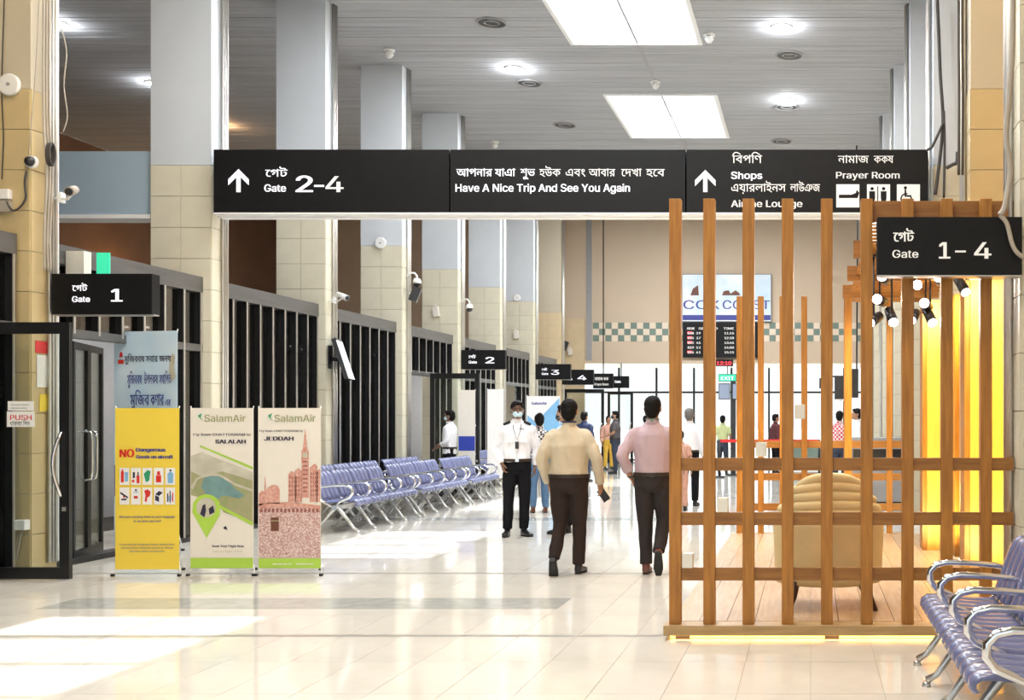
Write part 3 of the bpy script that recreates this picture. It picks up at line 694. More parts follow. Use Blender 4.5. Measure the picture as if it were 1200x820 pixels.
# far banners near gates 2 and 3
b5 = Banner(617, 656, 464, 545, 24.0, 'print_white', 'white banner with blue triangles, behind the officer')
b5.area([[(636, 486), (655.5, 466), (655.5, 543), (640, 543)], [(618, 486), (634, 500), (626, 543), (618, 543)]], 'print_pale_blue', 0); b5.text([('SalamAir', 623, 641, 474, 6, .2)], 'print_navy')
b6 = Banner(537, 557, 457, 556, 22.0, 'print_cream', 'narrow plain banner beside the Gate 2 door leaf'); b6.area([R(537.4, 511, 556.6, 528)], 'fabric_blue', 0)
b7 = Banner(571, 590, 456, 560, 22.6, 'print_white', 'plain white banner just left of the officer')

# ------------------------------------------------------------------ rows of waiting seats
def ribbed(mb, prof, nrm, w0, w1, ribs, t=.008, puff=.014, nu=5):
    """pillowy strips side by side, swept along a (depth, height) profile"""
    rw = (w1 - w0) / ribs
    for r in range(ribs):
        rows = []
        for (d, z), (nd, nz) in zip(prof, nrm):
            top = []; bot = []
            for k in range(nu + 1):
                u = k / nu; h = t + puff * sin(pi * u) ** .6 if 0 < u < 1 else t * .2
                top.append(mb.bm.verts.new((w0 + rw * (r + .03 + .94 * u), d + nd * h, z + nz * h)))
            bot = [mb.bm.verts.new((w0 + rw * (r + .03), d - nd * t, z - nz * t)), mb.bm.verts.new((w0 + rw * (r + .97), d - nd * t, z - nz * t))]
            rows.append((top, bot))
        for (t0, b0), (t1, b1) in zip(rows, rows[1:]):
            for k in range(nu): mb.bm.faces.new((t0[k], t0[k + 1], t1[k + 1], t1[k])).smooth = True
            mb.bm.faces.new((b0[1], b0[0], b1[0], b1[1])); mb.bm.faces.new((t0[0], b0[0], b1[0], t1[0])) if False else None
            mb.bm.faces.new((b0[0], t0[0], t1[0], b1[0])); mb.bm.faces.new((t0[-1], b0[1], b1[1], t1[-1]))
        for tt, bb in (rows[0], rows[-1]): mb.bm.faces.new([bb[0]] + tt + [bb[1]])
def prof_n(P):
    out = []
    for i in range(len(P)):
        a = P[max(i - 1, 0)]; b = P[min(i + 1, len(P) - 1)]; d = (b[0] - a[0], b[1] - a[1]); l = sqrt(d[0] ** 2 + d[1] ** 2); out.append((-d[1] / l, d[0] / l))
    return out
seatP = [(.015, .375), (0, .395), (.005, .42), (.03, .437), (.10, .437), (.20, .425), (.30, .415), (.40, .415), (.445, .425)]
backP = [(.45, .445), (.475, .50), (.51, .60), (.545, .70), (.575, .77), (.60, .80), (.625, .805)]
SW = .545
mb = MB(); ribbed(mb, seatP, prof_n(seatP), -SW / 2, SW / 2, 4); seat_me = mb.mesh('seat', 'vinyl')
mb = MB(); ribbed(mb, backP, prof_n(backP), -SW / 2, SW / 2, 4); back_me = mb.mesh('backrest', 'vinyl')
mb = MB(); arm = [(0, .555, .60), (0, .46, .625), (0, .30, .640), (0, .16, .645), (0, .09, .630), (0, .05, .590), (0, .05, .535), (0, .085, .485), (0, .15, .455), (0, .22, .425), (0, .27, .36)]
mb.tube(arm, [.014, .018, .019, .020, .021, .022, .023, .022, .020, .018, .016], 10); mb.tube([(0, .555, .60), (0, .53, .52), (0, .47, .44), (0, .33, .36)], .013, 8); arm_me = mb.mesh('armrest', 'chrome')
mb = MB(); mb.tube([(0, .27, .36), (0, .20, .30), (0, .10, .17), (0, .03, .07), (0, -.03, .035)], [.032, .030, .022, .019, .022], 10); mb.tube([(0, .27, .36), (0, .34, .28), (0, .45, .15), (0, .53, .06), (0, .58, .035)], [.032, .028, .021, .018, .021], 10)
mb.cyl((0, -.03, 0), (0, -.03, .03), .028, .02, 12).cyl((0, .58, 0), (0, .58, .03), .028, .02, 12); leg_me = mb.mesh('leg', 'cast_alu')
def bench(n, pitch, label, loc, rz, group):
    t = thing('row_of_seats', label, 'bench', loc, rz, group)
    L = n * pitch
    B(-.04, L + .04, .24, .31, .315, .375, 'beam', 'cast_alu', t)
    for i in range(n):
        link('seat', seat_me, t, (pitch * (i + .5), 0, 0)); link('backrest', back_me, t, (pitch * (i + .5), 0, 0))
    for i in range(n + 1):
        link('armrest', arm_me, t, (pitch * i, 0, 0)); link('leg', leg_me, t, (pitch * i, 0, 0))
    return t
gF = 'blue waiting seats along the gates'
# built facing -y; turned +90 deg they face +x, local x runs along +Y
bench(4, .59, 'nearest row of blue seats in front, beside the tower banner', (-6.13, 14.95, 0), pi / 2, gF)
bench(4, .59, 'second row of blue seats in front, past the nearest one', (-6.13, 17.52, 0), pi / 2, gF)
bench(3, .59, 'farthest front row of blue seats, just left of the officer', (-6.13, 20.08, 0), pi / 2, gF)
bench(4, .59, 'row of blue seats behind, nearest the tower banner', (-6.98, 17.0, 0), pi / 2, gF)
bench(3, .59, 'rear row of blue seats, the one nearer the Gate 2 door leaf', (-6.98, 19.6, 0), pi / 2, gF)
bench(4, .59, 'shaded row of blue seats beyond the Gate 2 door leaf', (-6.9, 24.8, 0), pi / 2, gF)
bench(4, .565, 'row of chrome armed blue seats at the near right, by the wooden screen', (.70, 6.98, 0), -pi / 2, 'blue waiting seats by the wooden screen')

# ------------------------------------------------------------------ lounge deck and slatted screens
dk = thing('lounge_deck', 'raised tan wooden deck behind the slatted screen', 'platform')
for i in range(17):
    x0 = -1.0 + i * .2
    B(x0 + .002, min(x0 + .198, 2.38), 7.94 if x0 < 1.3 else 8.05, 13.95 if x0 < 1.5 - .2 else 10.93, .055, .10, 'plank', 'lounge_floor', dk)
B(-.98, 1.38, 7.95, 13.93, .0, .054, 'core', 'dark_wood', dk)
rehome(dk, (.7, 10, 0))
def screen(Y, xs, pw, rails, top, label, base=None, topbeam=None, z0=.10, end=None):
    s = thing('slatted_screen', label, 'screen', group='slatted wooden screens round the lounge')
    x_end = end
    for x in xs: B(x, x + pw, Y, Y + .08, z0, top, 'post', 'wood_post', s, bev=.004)
    for z in rails:
        for a, b in zip([x + pw for x in xs], xs[1:] + [x_end]):
            if b - a > .05: B(a, b, Y + .018, Y + .062, z - .045, z + .045, 'rail', 'wood_rail', s)
    if base: B(base[0], base[1], Y - .05, Y + .13, .03, .10, 'base_beam', 'wood_base', s, bev=.004)
    if topbeam: B(topbeam[0], topbeam[1], Y + .085, Y + .15, top - .155, top, 'top_beam', 'wood_rail', s, bev=.004)
    return s
xs = [px(v, 0, 7.8)[0] for v in (784, 824, 870, 916, 962, 1009, 1057, 1103, 1149)]
s1 = screen(7.8, xs, .083, (1.226, .842, .452), 3.095, 'tall slatted wooden screen nearest, at the front of the lounge', (-1.03, 1.43), (px(1009, 0, 7.8)[0], 2.3), end=1.43)
B(-.99, 1.4, 7.80, 7.88, .008, .024, 'light_strip', 'led', s1)
for a in (-.95, 0.1, 1.2): B(a, a + .1, 7.79, 7.89, 0, .03, 'foot', 'dark_wood', s1)
rehome(s1, (0, 7.84, 0))
for k in range(9):
    light('base_strip_light', 'AREA', (-.85 + .27 * k, 7.76, .018), .22, (1, .66, .22), (radians(20), 0, 0), .25, .02)
for a, b in ((800, 648), (841, 583), (886, 518), (931, 474)):
    Y = 7.82; x, z = px(a, b, Y); c = tag(B(x, x + .075, Y - .04, Y + .05, z - .10, z, 'display_block', 'cream_plastic', bev=.004),
        {800: 'lowest of the small cream blocks stepping up the screen', 841: 'second lowest small cream block on the wooden screen', 886: 'small cream block just above the upper rail of the screen', 931: 'highest of the small cream blocks on the screen'}[a], 'block', 'cream blocks on the screen posts')
xs2 = [px(v, 0, 14)[0] for v in (863, 888, 913.5, 939, 964, 989, 1014, 1039, 1064)]
s2 = screen(14.0, xs2, .075, (1.22, .81, .43), 3.09, 'smaller slatted wooden screen at the back of the lounge', (-1.0, 1.3), end=1.3, z0=0); rehome(s2, (0, 14.04, 0))
pg = thing('pergola', 'wooden beam canopy over the right half of the lounge', 'pergola')
for Y in (9.6, 11.2, 12.8):
    B(.37, 1.48, Y, Y + .07, 2.94, 3.09, 'beam', 'wood_rail', pg, bev=.004)
    B(.40, .475, Y, Y + .07, .10, 2.94, 'post', 'wood_post', pg) if Y == 12.8 else None
B(.42, .49, 13.9, 13.98, 2.94, 3.09, 'beam', 'wood_rail', pg)
y = 8.2
while y < 13.9:
    B(.46, 1.48, y, y + .035, 3.0, 3.03, 'batten', 'wood_post', pg); y += .165
for x in (.7, 1.25): B(x, x + .06, 8.10, 13.9, 3.035, 3.09, 'joist', 'wood_rail', pg)
rehome(pg, (1.3, 11, 0))
# bright wooden panels standing inside the lounge
for (x0, x1, Y, lab) in ((1.50, 2.06, 10.45, 'brightly lit yellow wood panel, rightmost in the lounge'), (1.28, 1.44, 12.2, 'narrow lit yellow wood panel, leftmost in the lounge'), (1.56, 1.72, 11.6, 'lit yellow wood panel between the other two')):
    t = thing('wood_panel', lab, 'panel', ((x0 + x1) / 2, Y, .1), 0, 'lit wooden panels in the lounge'); w = x1 - x0
    B(-w / 2, w / 2, 0, .3, 0, 2.75, 'board', 'wood_panel', t, bev=.006)
    B(-w / 2 - .05, -w / 2 - .002, .0, .3, 0, 2.75, 'side_post', 'wood_post', t)
    light('panel_light', 'SPOT', ((x0 + x1) / 2 - .12, Y - 1.1, 2.9), 230, (1, .74, .28), Vector((.12, 1.1, -1.1)).to_track_quat('-Z', 'Y').to_euler(), angle=radians(100), radius=.06)
    light('panel_light', 'SPOT', ((x0 + x1) / 2 - .12, Y - 1.0, .25), 90, (1, .74, .28), Vector((.1, 1, 1.0)).to_track_quat('-Z', 'Y').to_euler(), angle=radians(110), radius=.06)
# track spotlights under the pergola
def spotlight(x, z, Y, aim, lab, on=True):
    t = thing('spotlight', lab, 'spotlight', (x, Y, z), 0, 'black spotlights over the lounge'); a = Vector(aim).normalized()
    b = MB(); b.cyl(-a * .11, a * .07, .042, .046, 16); b.build('lamp_body', 'dark_plastic', t)
    c = MB(); c.cyl(a * .07, a * .076, .040, .040, 16); c.build('lens', 'spot_lens', t)
    c = MB(); c.tube([(0, 0, 0), (.0, .0, .12), (0, 0, 2.94 - z + .02)], .009, 6); c.box(-.04, .04, -.02, .02, 2.94 - z, 2.96 - z); c.build('stem', 'dark_plastic', t)
    light('spotlight_beam', 'SPOT', Vector((x, Y, z)) + a * .09, 22, (1, .86, .66), a.to_track_quat('-Z', 'Y').to_euler(), angle=radians(70), radius=.03)
sp = [(1036, 326, (-.3, -1, .1)), (1031, 352, (-.4, -1, .05)), (1024, 375, (-.5, -.8, -.4)), (1045, 372, (.15, -.7, -.6)), (1072, 334, (.2, -.9, -.1)), (1085, 357, (-.3, -1, .1)), (1090, 372, (.2, -.6, -.6)), (1070, 372, (-.3, -.8, -.4)), (1101, 327, (-.2, -1, .1)), (1128, 336, (.3, -.6, -.7))]
nm = ['highest spotlight of the left cluster', 'middle spotlight of the left cluster', 'lowest left spotlight of the left cluster', 'lowest right spotlight of the left cluster', 'small spotlight between the two clusters', 'spotlight aimed left in the middle cluster', 'lowest right spotlight of the middle cluster', 'lowest left spotlight of the middle cluster', 'bright spotlight under the Gate 1-4 sign', 'rightmost spotlight pointing down']
for (a, b, d), l in zip(sp, nm):
    x, z = px(a, b, 9.55); spotlight(x, z, 9.55, d, l + ' above the lounge')
# round-backed cream armchair
ac = thing('armchair', 'cream round-backed armchair with ribbed top seen from behind', 'armchair', (.14, 8.62, .102), radians(4))
def tub(th, z):   # outer radius in plan
    return .44 - .05 * max(0, (.75 - z)) 
mb = MB(); na = 36; zs = [.19, .22, .30, .45, .62, .70]
def arcpt(a, z, off=0): r = tub(a, z) + off; return (r * sin(a), -r * .86 * cos(a) + .02, z)
rows = []
for z in zs: rows.append([mb.bm.verts.new(arcpt(-2.3 + 4.6 * k / na, z)) for k in range(na + 1)])
for z in zs[::-1]: rows.append([mb.bm.verts.new(arcpt(-2.3 + 4.6 * k / na, z, -.10)) for k in range(na + 1)])
for i in range(len(rows)):
    A, Bq = rows[i], rows[(i + 1) % len(rows)]
    for k in range(na): mb.bm.faces.new((A[k], A[k + 1], Bq[k + 1], Bq[k])).smooth = True
for k in (0, na): mb.bm.faces.new([r[k] for r in rows])
shell = mb.build('shell', 'upholstery', ac)
for j in range(5):
    mb = MB(); zc = .72 + .068 * j; amax = 1.5 - .18 * j; pts = []
    for k in range(25):
        a = -amax + 2 * amax * k / 24; drop = .05 * (a / amax) ** 2 + (.05 if j == 4 else 0) * (abs(a) / amax) ** 4
        r = .40 - .012 * j; pts.append((r * sin(a), -r * .86 * cos(a) + .04 + .012 * j, zc - drop))
    mb.tube(pts, [.045 if 0 < i < 24 else .02 for i in range(25)], 10); mb.build('ribbed_roll', 'upholstery', ac)
mb = MB(); mb.loft([((0, 0, .18), .36, .32), ((0, 0, .20), .38, .34), ((0, .02, .40), .35, .33), ((0, .02, .46), .30, .28)], 28); mb.build('seat_cushion', 'upholstery', ac)
for sx in (-1, 1):
    for sy in (-1, 1):
        mb = MB(); mb.tube([(sx * .27, sy * .22, .21), (sx * .29, sy * .25, .10), (sx * .33, sy * .30, .0)], [.035, .028, .018], 8); mb.build('leg', 'dark_wood', ac)
# reception desk and kiosk behind the lounge
ds = thing('service_desk', 'dark counter with grey top and panels behind the lounge', 'desk', (1.45, 19.3, 0))
B(-.75, .75, -.3, .3, 1.02, 1.22, 'top', 'grey_plastic', ds, bev=.01); B(-.72, .72, -.25, .28, .72, 1.02, 'front', 'dark_plastic', ds)
B(-.75, .6, -.27, .27, .12, .72, 'panel', 'grey_plastic', ds); B(-.7, .7, -.2, .2, 0, .12, 'plinth', 'dark_plastic', ds)
mb = MB(); mb.tube([(.32 + .13 * cos(a), -.33, .62 + .13 * sin(a)) for a in [2 * pi * k / 20 for k in range(20)]], .03, 8, closed=True); mb.build('ring', 'white_plastic', ds)

# ------------------------------------------------------------------ things on the far wall
def screen_thing(name, label, cat, x0, x1, y0, y1, Y, face, depth=.06, edge='dark_plastic'):
    t = thing(name, label, cat)
    B(XS(x0, Y), XS(x1, Y), Y, Y + depth, ZS(y1, Y), ZS(y0, Y), 'casing', edge, t)
    e = .6; B(XS(x0 + e, Y), XS(x1 - e, Y), Y - .004, Y, ZS(y1 - e, Y), ZS(y0 + e, Y), 'face', face, t)
    return t
Y = WB - .12
mat('poster_sky', (.55, .72, .86), .5, noise_amt=.5, noise_scale=1.2, col2=(.85, .88, .92))
t = screen_thing('billboard', 'wide sky blue advertising board on the far tan wall', 'billboard', 799, 904, 321, 377, Y, 'poster_sky')
letters([('COX', 801, 843, 362, 20, .25), ('COAST', 847, 902, 362, 20, .25)], 'print_navy', Y - .006, t)
mb = MB(); rect(mb, 800, 369, 903, 375, Y - .007); mb.build('printed_band', 'print_navy', t)
mb = MB()
flat(mb, [(809, 346), (812, 338), (818, 334), (819, 346)], Y - .007); flat(mb, [(846, 346), (848, 341), (854, 340), (856, 344), (862, 340), (866, 343), (868, 346)], Y - .007); mb.build('printed_picture', 'print_brown', t)
rehome(t, (XS(850, Y), Y, ZS(377, Y)))
t = screen_thing('flight_board', 'black flight information board under the blue billboard', 'display board', 800, 890, 377.5, 419, Y, 'sign_black')
letters([(b, x, x + w, 386 + 5.6 * r, 5, .1) for r in range(6) for (b, x, w) in ((('AIRLINE', 805, 9), ('FLIGHT', 819, 8), ('TO', 832, 9), ('TIME', 848, 12), ('GATE', 866, 8)) if r == 0 else (('BS' + str(101 + 7 * r), 806, 7), (str(21 + 8 * r), 816, 5), ('DAC', 830, 8), ('1%d:%02d' % (r, (r * 15) % 60), 849, 11), (str(1 + r % 4), 868, 2)))], 'sign_letter_dim', Y - .006, t)
mb = MB()
for r in (1, 2, 3, 5): rect(mb, 805.5, 382.8 + 5.6 * r, 811, 385.3 + 5.6 * r, Y - .007)
mb.build('airline_mark', 'led_red', t); rehome(t, (XS(845, Y), Y, ZS(419, Y)))
t = screen_thing('digital_clock', 'small red digital clock under the flight board', 'clock', 838, 859, 421, 429, Y, 'sign_black'); letters([('12:10', 840, 857, 427.6, 8.5, .3)], 'led_red', Y - .006, t); rehome(t, (XS(848, Y), Y, ZS(429, Y)))
t = screen_thing('exit_sign', 'green lit exit sign above the far glass doors', 'sign', 842, 863, 438, 447, 36.5, 'green_sign'); letters([('EXIT', 845, 860, 445, 7.5, .1)], 'sign_letter', 36.494, t)
B(XS(852, 36.5), XS(853, 36.5), 36.52, 36.54, ZS(438, 36.5), 3.36, 'hanger', 'dark_plastic', t); rehome(t, (XS(852, 36.5), 36.5, ZS(447, 36.5)))
Y = 30.0
t = thing('monitor_stand', 'black pole with two flight monitors near the far doors', 'monitor')
B(XS(856.5, Y), XS(862, Y), Y + .05, Y + .17, 0, ZS(446, Y), 'pole', 'dark_plastic', t)
for a, b, l in ((842, 855.5, 'left'), (858, 876, 'right')):
    B(XS(a, Y), XS(b, Y), Y, Y + .05, ZS(468, Y), ZS(449, Y), 'monitor_case', 'dark_plastic', t); B(XS(a + .8, Y), XS(b - .8, Y), Y - .004, Y, ZS(467, Y), ZS(450, Y), 'monitor_face', 'screen', t)
B(XS(852, Y), XS(866, Y), Y - .1, Y + .3, 0, .04, 'foot', 'dark_plastic', t); rehome(t, (XS(859, Y), Y + .1, 0))
Y = 27.0
t = thing('monitor_cluster', 'cluster of black hanging monitors at the right of the far doors', 'monitor')
for a, b, c, d in ((960, 976, 443, 455), (978, 996, 440, 470), (997, 1006, 432, 466)): B(XS(a, Y), XS(b, Y), Y, Y + .1, ZS(d, Y), ZS(c, Y), 'monitor_case', 'dark_plastic', t)
letters([('IMMIGRATION', 977, 998, 470, 5, .2)], 'sign_letter_dim', Y - .003, t)
mb = MB(); mb.tube([(XS(1004, Y), Y + .05, ZS(440, Y)), (XS(1005, Y), Y + .05, 6), (XS(1004, Y), Y + .05, CEIL)], .02, 8); mb.build('hanging_pole', 'dark_plastic', t)
B(XS(970, Y), XS(1004, Y), Y + .04, Y + .07, ZS(442, Y), ZS(440, Y), 'cross_bar', 'dark_plastic', t); rehome(t, (XS(1004, Y), Y, ZS(470, Y)))
# belt barrier
bb = thing('belt_barrier', 'black posts joined by a red belt before the far doors', 'barrier'); Y = 29
for v in (843, 893, 960): 
    x = XS(v, Y); mb = MB(); mb.cyl((x, Y, 0), (x, Y, .04), .16, .15, 16).cyl((x, Y, .04), (x, Y, 1.0), .03, .03, 10); mb.build('post', 'dark_plastic', bb)
for a, b in ((843, 893), (893, 960)): B(XS(a, Y) + .03, XS(b, Y) - .03, Y - .003, Y + .003, .92, 1.0, 'belt', 'tape_red', bb)
rehome(bb, (XS(893, Y), Y, 0))
# baggage trolley counter row: low grey green cabinets by the far doors
t = thing('low_cabinet', 'low grey green cabinet by the far doors behind the red belt', 'cabinet', (XS(940, 33), 33, 0)); B(-.75, .75, -.25, .25, .05, .78, 'body', 'checker_green', t, bev=.01); B(-.01, .01, -.27, -.25, .1, .74, 'door_gap', 'aluminium', t); B(-.75, .75, -.26, .26, .78, .82, 'top', 'grey_plastic', t)
t = thing('notice_board', 'white poster with red mark on the right wall past the lounge', 'poster', (2.36, 22.7, 1.9)); B(0, .03, -.9, .9, -.1, 1.3, 'board', 'print_white', t); mb = MB(); mb.tube([(-.005, .1 + .25 * cos(a), .8 + .25 * sin(a)) for a in [pi * k / 6 for k in range(9)]], .03, 6); mb.build('printed_mark', 'print_red', t)

# ------------------------------------------------------------------ fittings on the columns
def disc_ap(x, z, Y, r, lab):
    t = thing('wall_disc', lab, 'access point', (x, Y, z), 0, 'white round units on the columns'); mb = MB(); mb.loft([((0, .0, 0), r * .96, r * .96, 0, (0, 1, 0)), ((0, -.03, 0), r, r, 0, (0, 1, 0)), ((0, -.045, 0), r * .85, r * .85, 0, (0, 1, 0))], 28); mb.build('cover', 'white_plastic', t)
    mb = MB(); mb.cyl((0, -.047, 0), (0, -.045, 0), r * .18, r * .18, 12); mb.build('mark', 'grey_plastic', t)
x, z = px(13, 100, 10.94); disc_ap(x, z, 10.94, .11, 'large white round unit high on the nearest left column')
x, z = px(446.5, 285, 20.89); disc_ap(x, z, 20.89, .11, 'white round unit on the column right of the white camera')
x, z = px(606, 349, 30.79); disc_ap(x, z, 30.79, .10, 'small white round unit on the far left column')
t = thing('dome_camera', 'dark glossy dome camera on the nearest left column', 'camera'); x, z = px(38, 190, 10.94)
t.location = (x, 10.94, z); mb = MB(); mb.cyl((0, 0, 0), (0, -.03, 0), .062, .06, 20); mb.build('mount', 'white_plastic', t); mb = MB(); mb.ell((0, -.04, 0), .048, .045, .048); mb.build('dome', 'dark_plastic', t)
t = thing('router', 'small white box clipped on the nearest left column edge', 'device'); x, z = px(8, 232, 10.94); t.location = (x, 10.94, z); B(-.06, .06, -.06, 0, -.02, .08, 'case', 'white_plastic', t, bev=.01); B(-.075, .06, -.045, 0, -.14, -.03, 'bracket', 'cable_grey', t)
def bullet_cam(label, x, z, Y, d, body='white_plastic', l=.22):
    t = thing('security_camera', label, 'camera', (x, Y, z)); d = Vector(d).normalized(); p = Vector((.14, -.05, .04))
    m = MB(); m.tube([(-.14, .02, -.03), (0, 0, -.03), (.07, -.02, -.04), p - Vector((0, 0, .03))], .014, 8); m.box(-.02, .01, -.03, .05, -.07, .03); m.build('bracket', 'white_plastic', t)
    m = MB(); m.cyl(p - d * l * .45, p + d * l * .5, .042, .046, 16); m.build('housing', body, t)
    m = MB(); m.cyl(p + d * l * .5, p + d * (l * .5 + .01), .036, .036, 16); m.build('lens', 'dark_plastic', t); return t
x, z = px(72, 229, 11.2); bullet_cam('grey bullet camera beside the cables of the nearest left column', x, z, 11.2, (.25, -1, -.35), 'cable_grey', .16)
x, z = px(392, 350, 17.7); bullet_cam('white bullet camera left of the round white unit', x, z, 17.7, (.9, -.5, -.35), l=.26)
def speaker(label, x, z, Y, s=.2, tilt=.35):
    t = thing('wall_speaker', label, 'speaker', (x, Y, z)); m = MB(); m.obox((.09, 0, 0), s * .75, s * .7, s * 1.35, (0, tilt, .2)); m.build('cabinet', 'dark_plastic', t)
    m = MB(); m.tube([(-.05, .05, .02), (.0, .03, .02), (.06, .0, .02)], .015, 6); m.build('bracket', 'white_plastic', t)
x, z = px(481, 345, 21.0); speaker('dark speaker below the dome camera on the fourth column', x, z, 21.0)
x, z = px(659, 405, 36.2); speaker('small dark speaker high on a far column', x, z, 36.2, .22)
def dome_arm(label, x, z, Y):
    t = thing('security_camera', label, 'camera', (x, Y, z)); m = MB(); m.tube([(0, 0, .02), (.06, 0, .10), (.14, 0, .10), (.19, 0, .04), (.19, 0, 0)], .018, 8); m.build('arm', 'white_plastic', t)
    m = MB(); m.loft([((.19, 0, .0), .05, .05), ((.19, 0, -.05), .075, .075), ((.19, 0, -.10), .082, .082)], 18); m.build('hood', 'white_plastic', t); m = MB(); m.ell((.19, 0, -.11), .066, .066, .07); m.build('dome', 'dark_plastic', t)
x, z = px(540, 356, 24.3); dome_arm('white arm dome camera above the Gate 2 sign', x, z, 24.3)
x, z = px(477, 326, 21.1); dome_arm('white dome camera on the fourth column above the speaker', x, z, 21.1)
for (a, b, Y, l) in ((511, 365, 24.15, 'small cream box on the fifth column'), (605, 392, 30.75, 'small cream box on a far column under the round unit'), (668, 412, 36.235, 'tiny cream box under the far speaker')):
    x, z = px(a, b, Y); t = thing('junction_box', l, 'box', (x, Y, z)); m = MB(); m.obox((0, 0, 0), .12, .09, .22, (0, -.15, 0)); m.build('case', 'cream_plastic', t); B(-.03, .03, -.06, -.04, .11, .15, 'cap', 'cream_plastic', t)
# tilted display on an arm at the third column
t = thing('wall_display', 'tilted flat display on an arm at the third left column', 'monitor'); x, z = px(402, 421, 17.75); t.location = (x, 17.75, z)
m = MB(); m.obox((0, 0, 0), .07, .60, .66, (0, -.30, .25)); m.build('case', 'dark_plastic', t); m = MB(); m.obox((.045, -.012, -.012), .012, .57, .63, (0, -.30, .25)); m.build('screen', 'screen_white', t)
m = MB(); m.box(-.22, -.19, -.08, .08, -.15, .22); m.tube([(-.2, 0, 0), (-.1, .03, 0), (-.03, 0, 0)], .03, 8); m.build('wall_arm', 'dark_plastic', t)
# notices pasted on the nearest column
for (a, b, c, d, m_, l) in ((53, 398, 68, 412, 'paper_red', 'red square notice seen through the open glass leaf'), (54, 413, 67, 452, 'paper_white', 'white notice under the red square notice'), (57, 462, 65, 482, 'print_yellow', 'small yellow notice below the white ones')):
    Y = 10.9; pass
x0 = -7.689
for (ya, yb, za, zb, m_, l) in ((11.0, 11.26, 2.2, 2.32, 'paper_red', 'red square notice seen through the open glass leaf'), (11.02, 11.24, 1.86, 2.18, 'paper_white', 'white notice under the red square notice'), (11.06, 11.2, 1.62, 1.79, 'print_yellow', 'small yellow notice below the white ones')):
    tag(B(x0, x0 + .004, ya, yb, za, zb, 'notice', m_), l, 'notice', 'notices on the nearest left column')
t = thing('sanitizer_box', 'small white dispenser box behind the open glass leaf', 'dispenser'); x, z = px(25, 616, 10.9); t.location = (x, 10.94, z); B(-.05, .06, -.08, 0, -.04, .06, 'case', 'white_plastic', t, bev=.008); m = MB(); m.tube([(0, -.03, -.04), (-.03, -.03, -.2), (-.08, -.03, -.42)], .008, 6); m.build('hose', 'cable_grey', t)

# cables
def cable(label, pts, r, m='cable_dark', group='loose cables'):
    P = [Vector(p) for p in pts]; out = []
    for i in range(len(P) - 1):
        p0 = P[max(i - 1, 0)]; p1 = P[i]; p2 = P[i + 1]; p3 = P[min(i + 2, len(P) - 1)]
        for k in range(6):
            t = k / 6; out.append(.5 * ((2 * p1) + (p2 - p0) * t + (2 * p0 - 5 * p1 + 4 * p2 - p3) * t * t + (3 * p1 - p0 - 3 * p2 + p3) * t ** 3))
    out.append(P[-1]); mb = MB(); mb.tube(out, r, 6); tag(mb.build('cable', m), label, 'cable', group)
def cp(lst, Y): return [(px(a, b, Y)[0], Y, px(a, b, Y)[1]) for a, b in lst]
cable('thin dark cable down the left edge of the nearest column', cp([(5, -5), (3, 60), (2, 110), (4, 160), (2, 210)], 10.92), .006)
cable('dark looping cable below the dome camera', cp([(31, 200), (29, 214), (30, 232), (22, 244), (14, 246), (8, 236)], 10.9), .011)
cable('pale cord running down to the dome camera', cp([(46, -5), (43, 60), (38, 130), (34, 180)], 10.92), .005, 'cable_grey')
x0 = -7.64
cable('pale cable loop hanging right of the nearest column', cp([(72, 34), (78, 60), (75, 100), (79, 135), (74, 155)], 11.3), .006, 'cable_grey')
for k, (o, r, l) in enumerate(((0, .012, 'leftmost'), (.045, .010, 'middle'), (.085, .012, 'rightmost'))):
    cable(l + ' vertical cable on the lit side of the nearest left column', [(x0 + .012, 11.02 + o, CEIL), (x0 + .02, 11.02 + o, 6), (x0 + .012, 11.03 + o, 4.6), (x0 + .03, 11.05 + o, 4.0), (x0 + .02, 11.03 + o, 3.4), (x0 + .012, 11.05 + o, 3.02)], r, 'cable_grey')
mb = MB()
for k in range(3): mb.tube([(x0 + .05 + .015 * k, 11.06 + .045 * cos(a), 4.18 + .11 * sin(a)) for a in [2 * pi * j / 16 for j in range(16)]], .012, 6, closed=True)
tag(mb.build('cable_coil', 'cable_dark'), 'coiled dark cable hanging on the nearest left column', 'cable')
cable('thick grey hose hanging down the right column', cp([(1187, -8), (1186, 60), (1182, 120), (1179, 160), (1184, 200), (1178, 240), (1172, 252)], 7.45), .020, 'cable_grey')
cable('grey hose looping over the Gate 1-4 sign', cp([(1172, 252), (1180, 262), (1186, 285), (1192, 296), (1200, 302)], 7.45), .016, 'cable_grey')
cable('dark cable down the inner right column', cp([(1098, -8), (1100, 40), (1102, 90), (1105, 140), (1102, 180), (1096, 228)], 14.0), .022, 'cable_dark')
cable('second dark cable spreading below the inner right column', cp([(1106, 130), (1107, 170), (1106, 232)], 13.98), .016, 'cable_dark')
cable('dark cable branch reaching the overhead sign', cp([(1105, 145), (1098, 160), (1092, 172), (1086, 176)], 13.96), .018, 'cable_dark')
cable('short dark cable jumping between the right columns', cp([(1109, 197), (1116, 193), (1121, 190), (1122, 178)], 13.9), .022, 'cable_dark')
for k, v in enumerate((1123.5, 1128)):
    cable(('left' if k == 0 else 'right') + ' straight cable at the right column corner', cp([(v, -8), (v, 60), (v + .5, 120), (v, 205)], 10.9), .014, 'cable_dark')

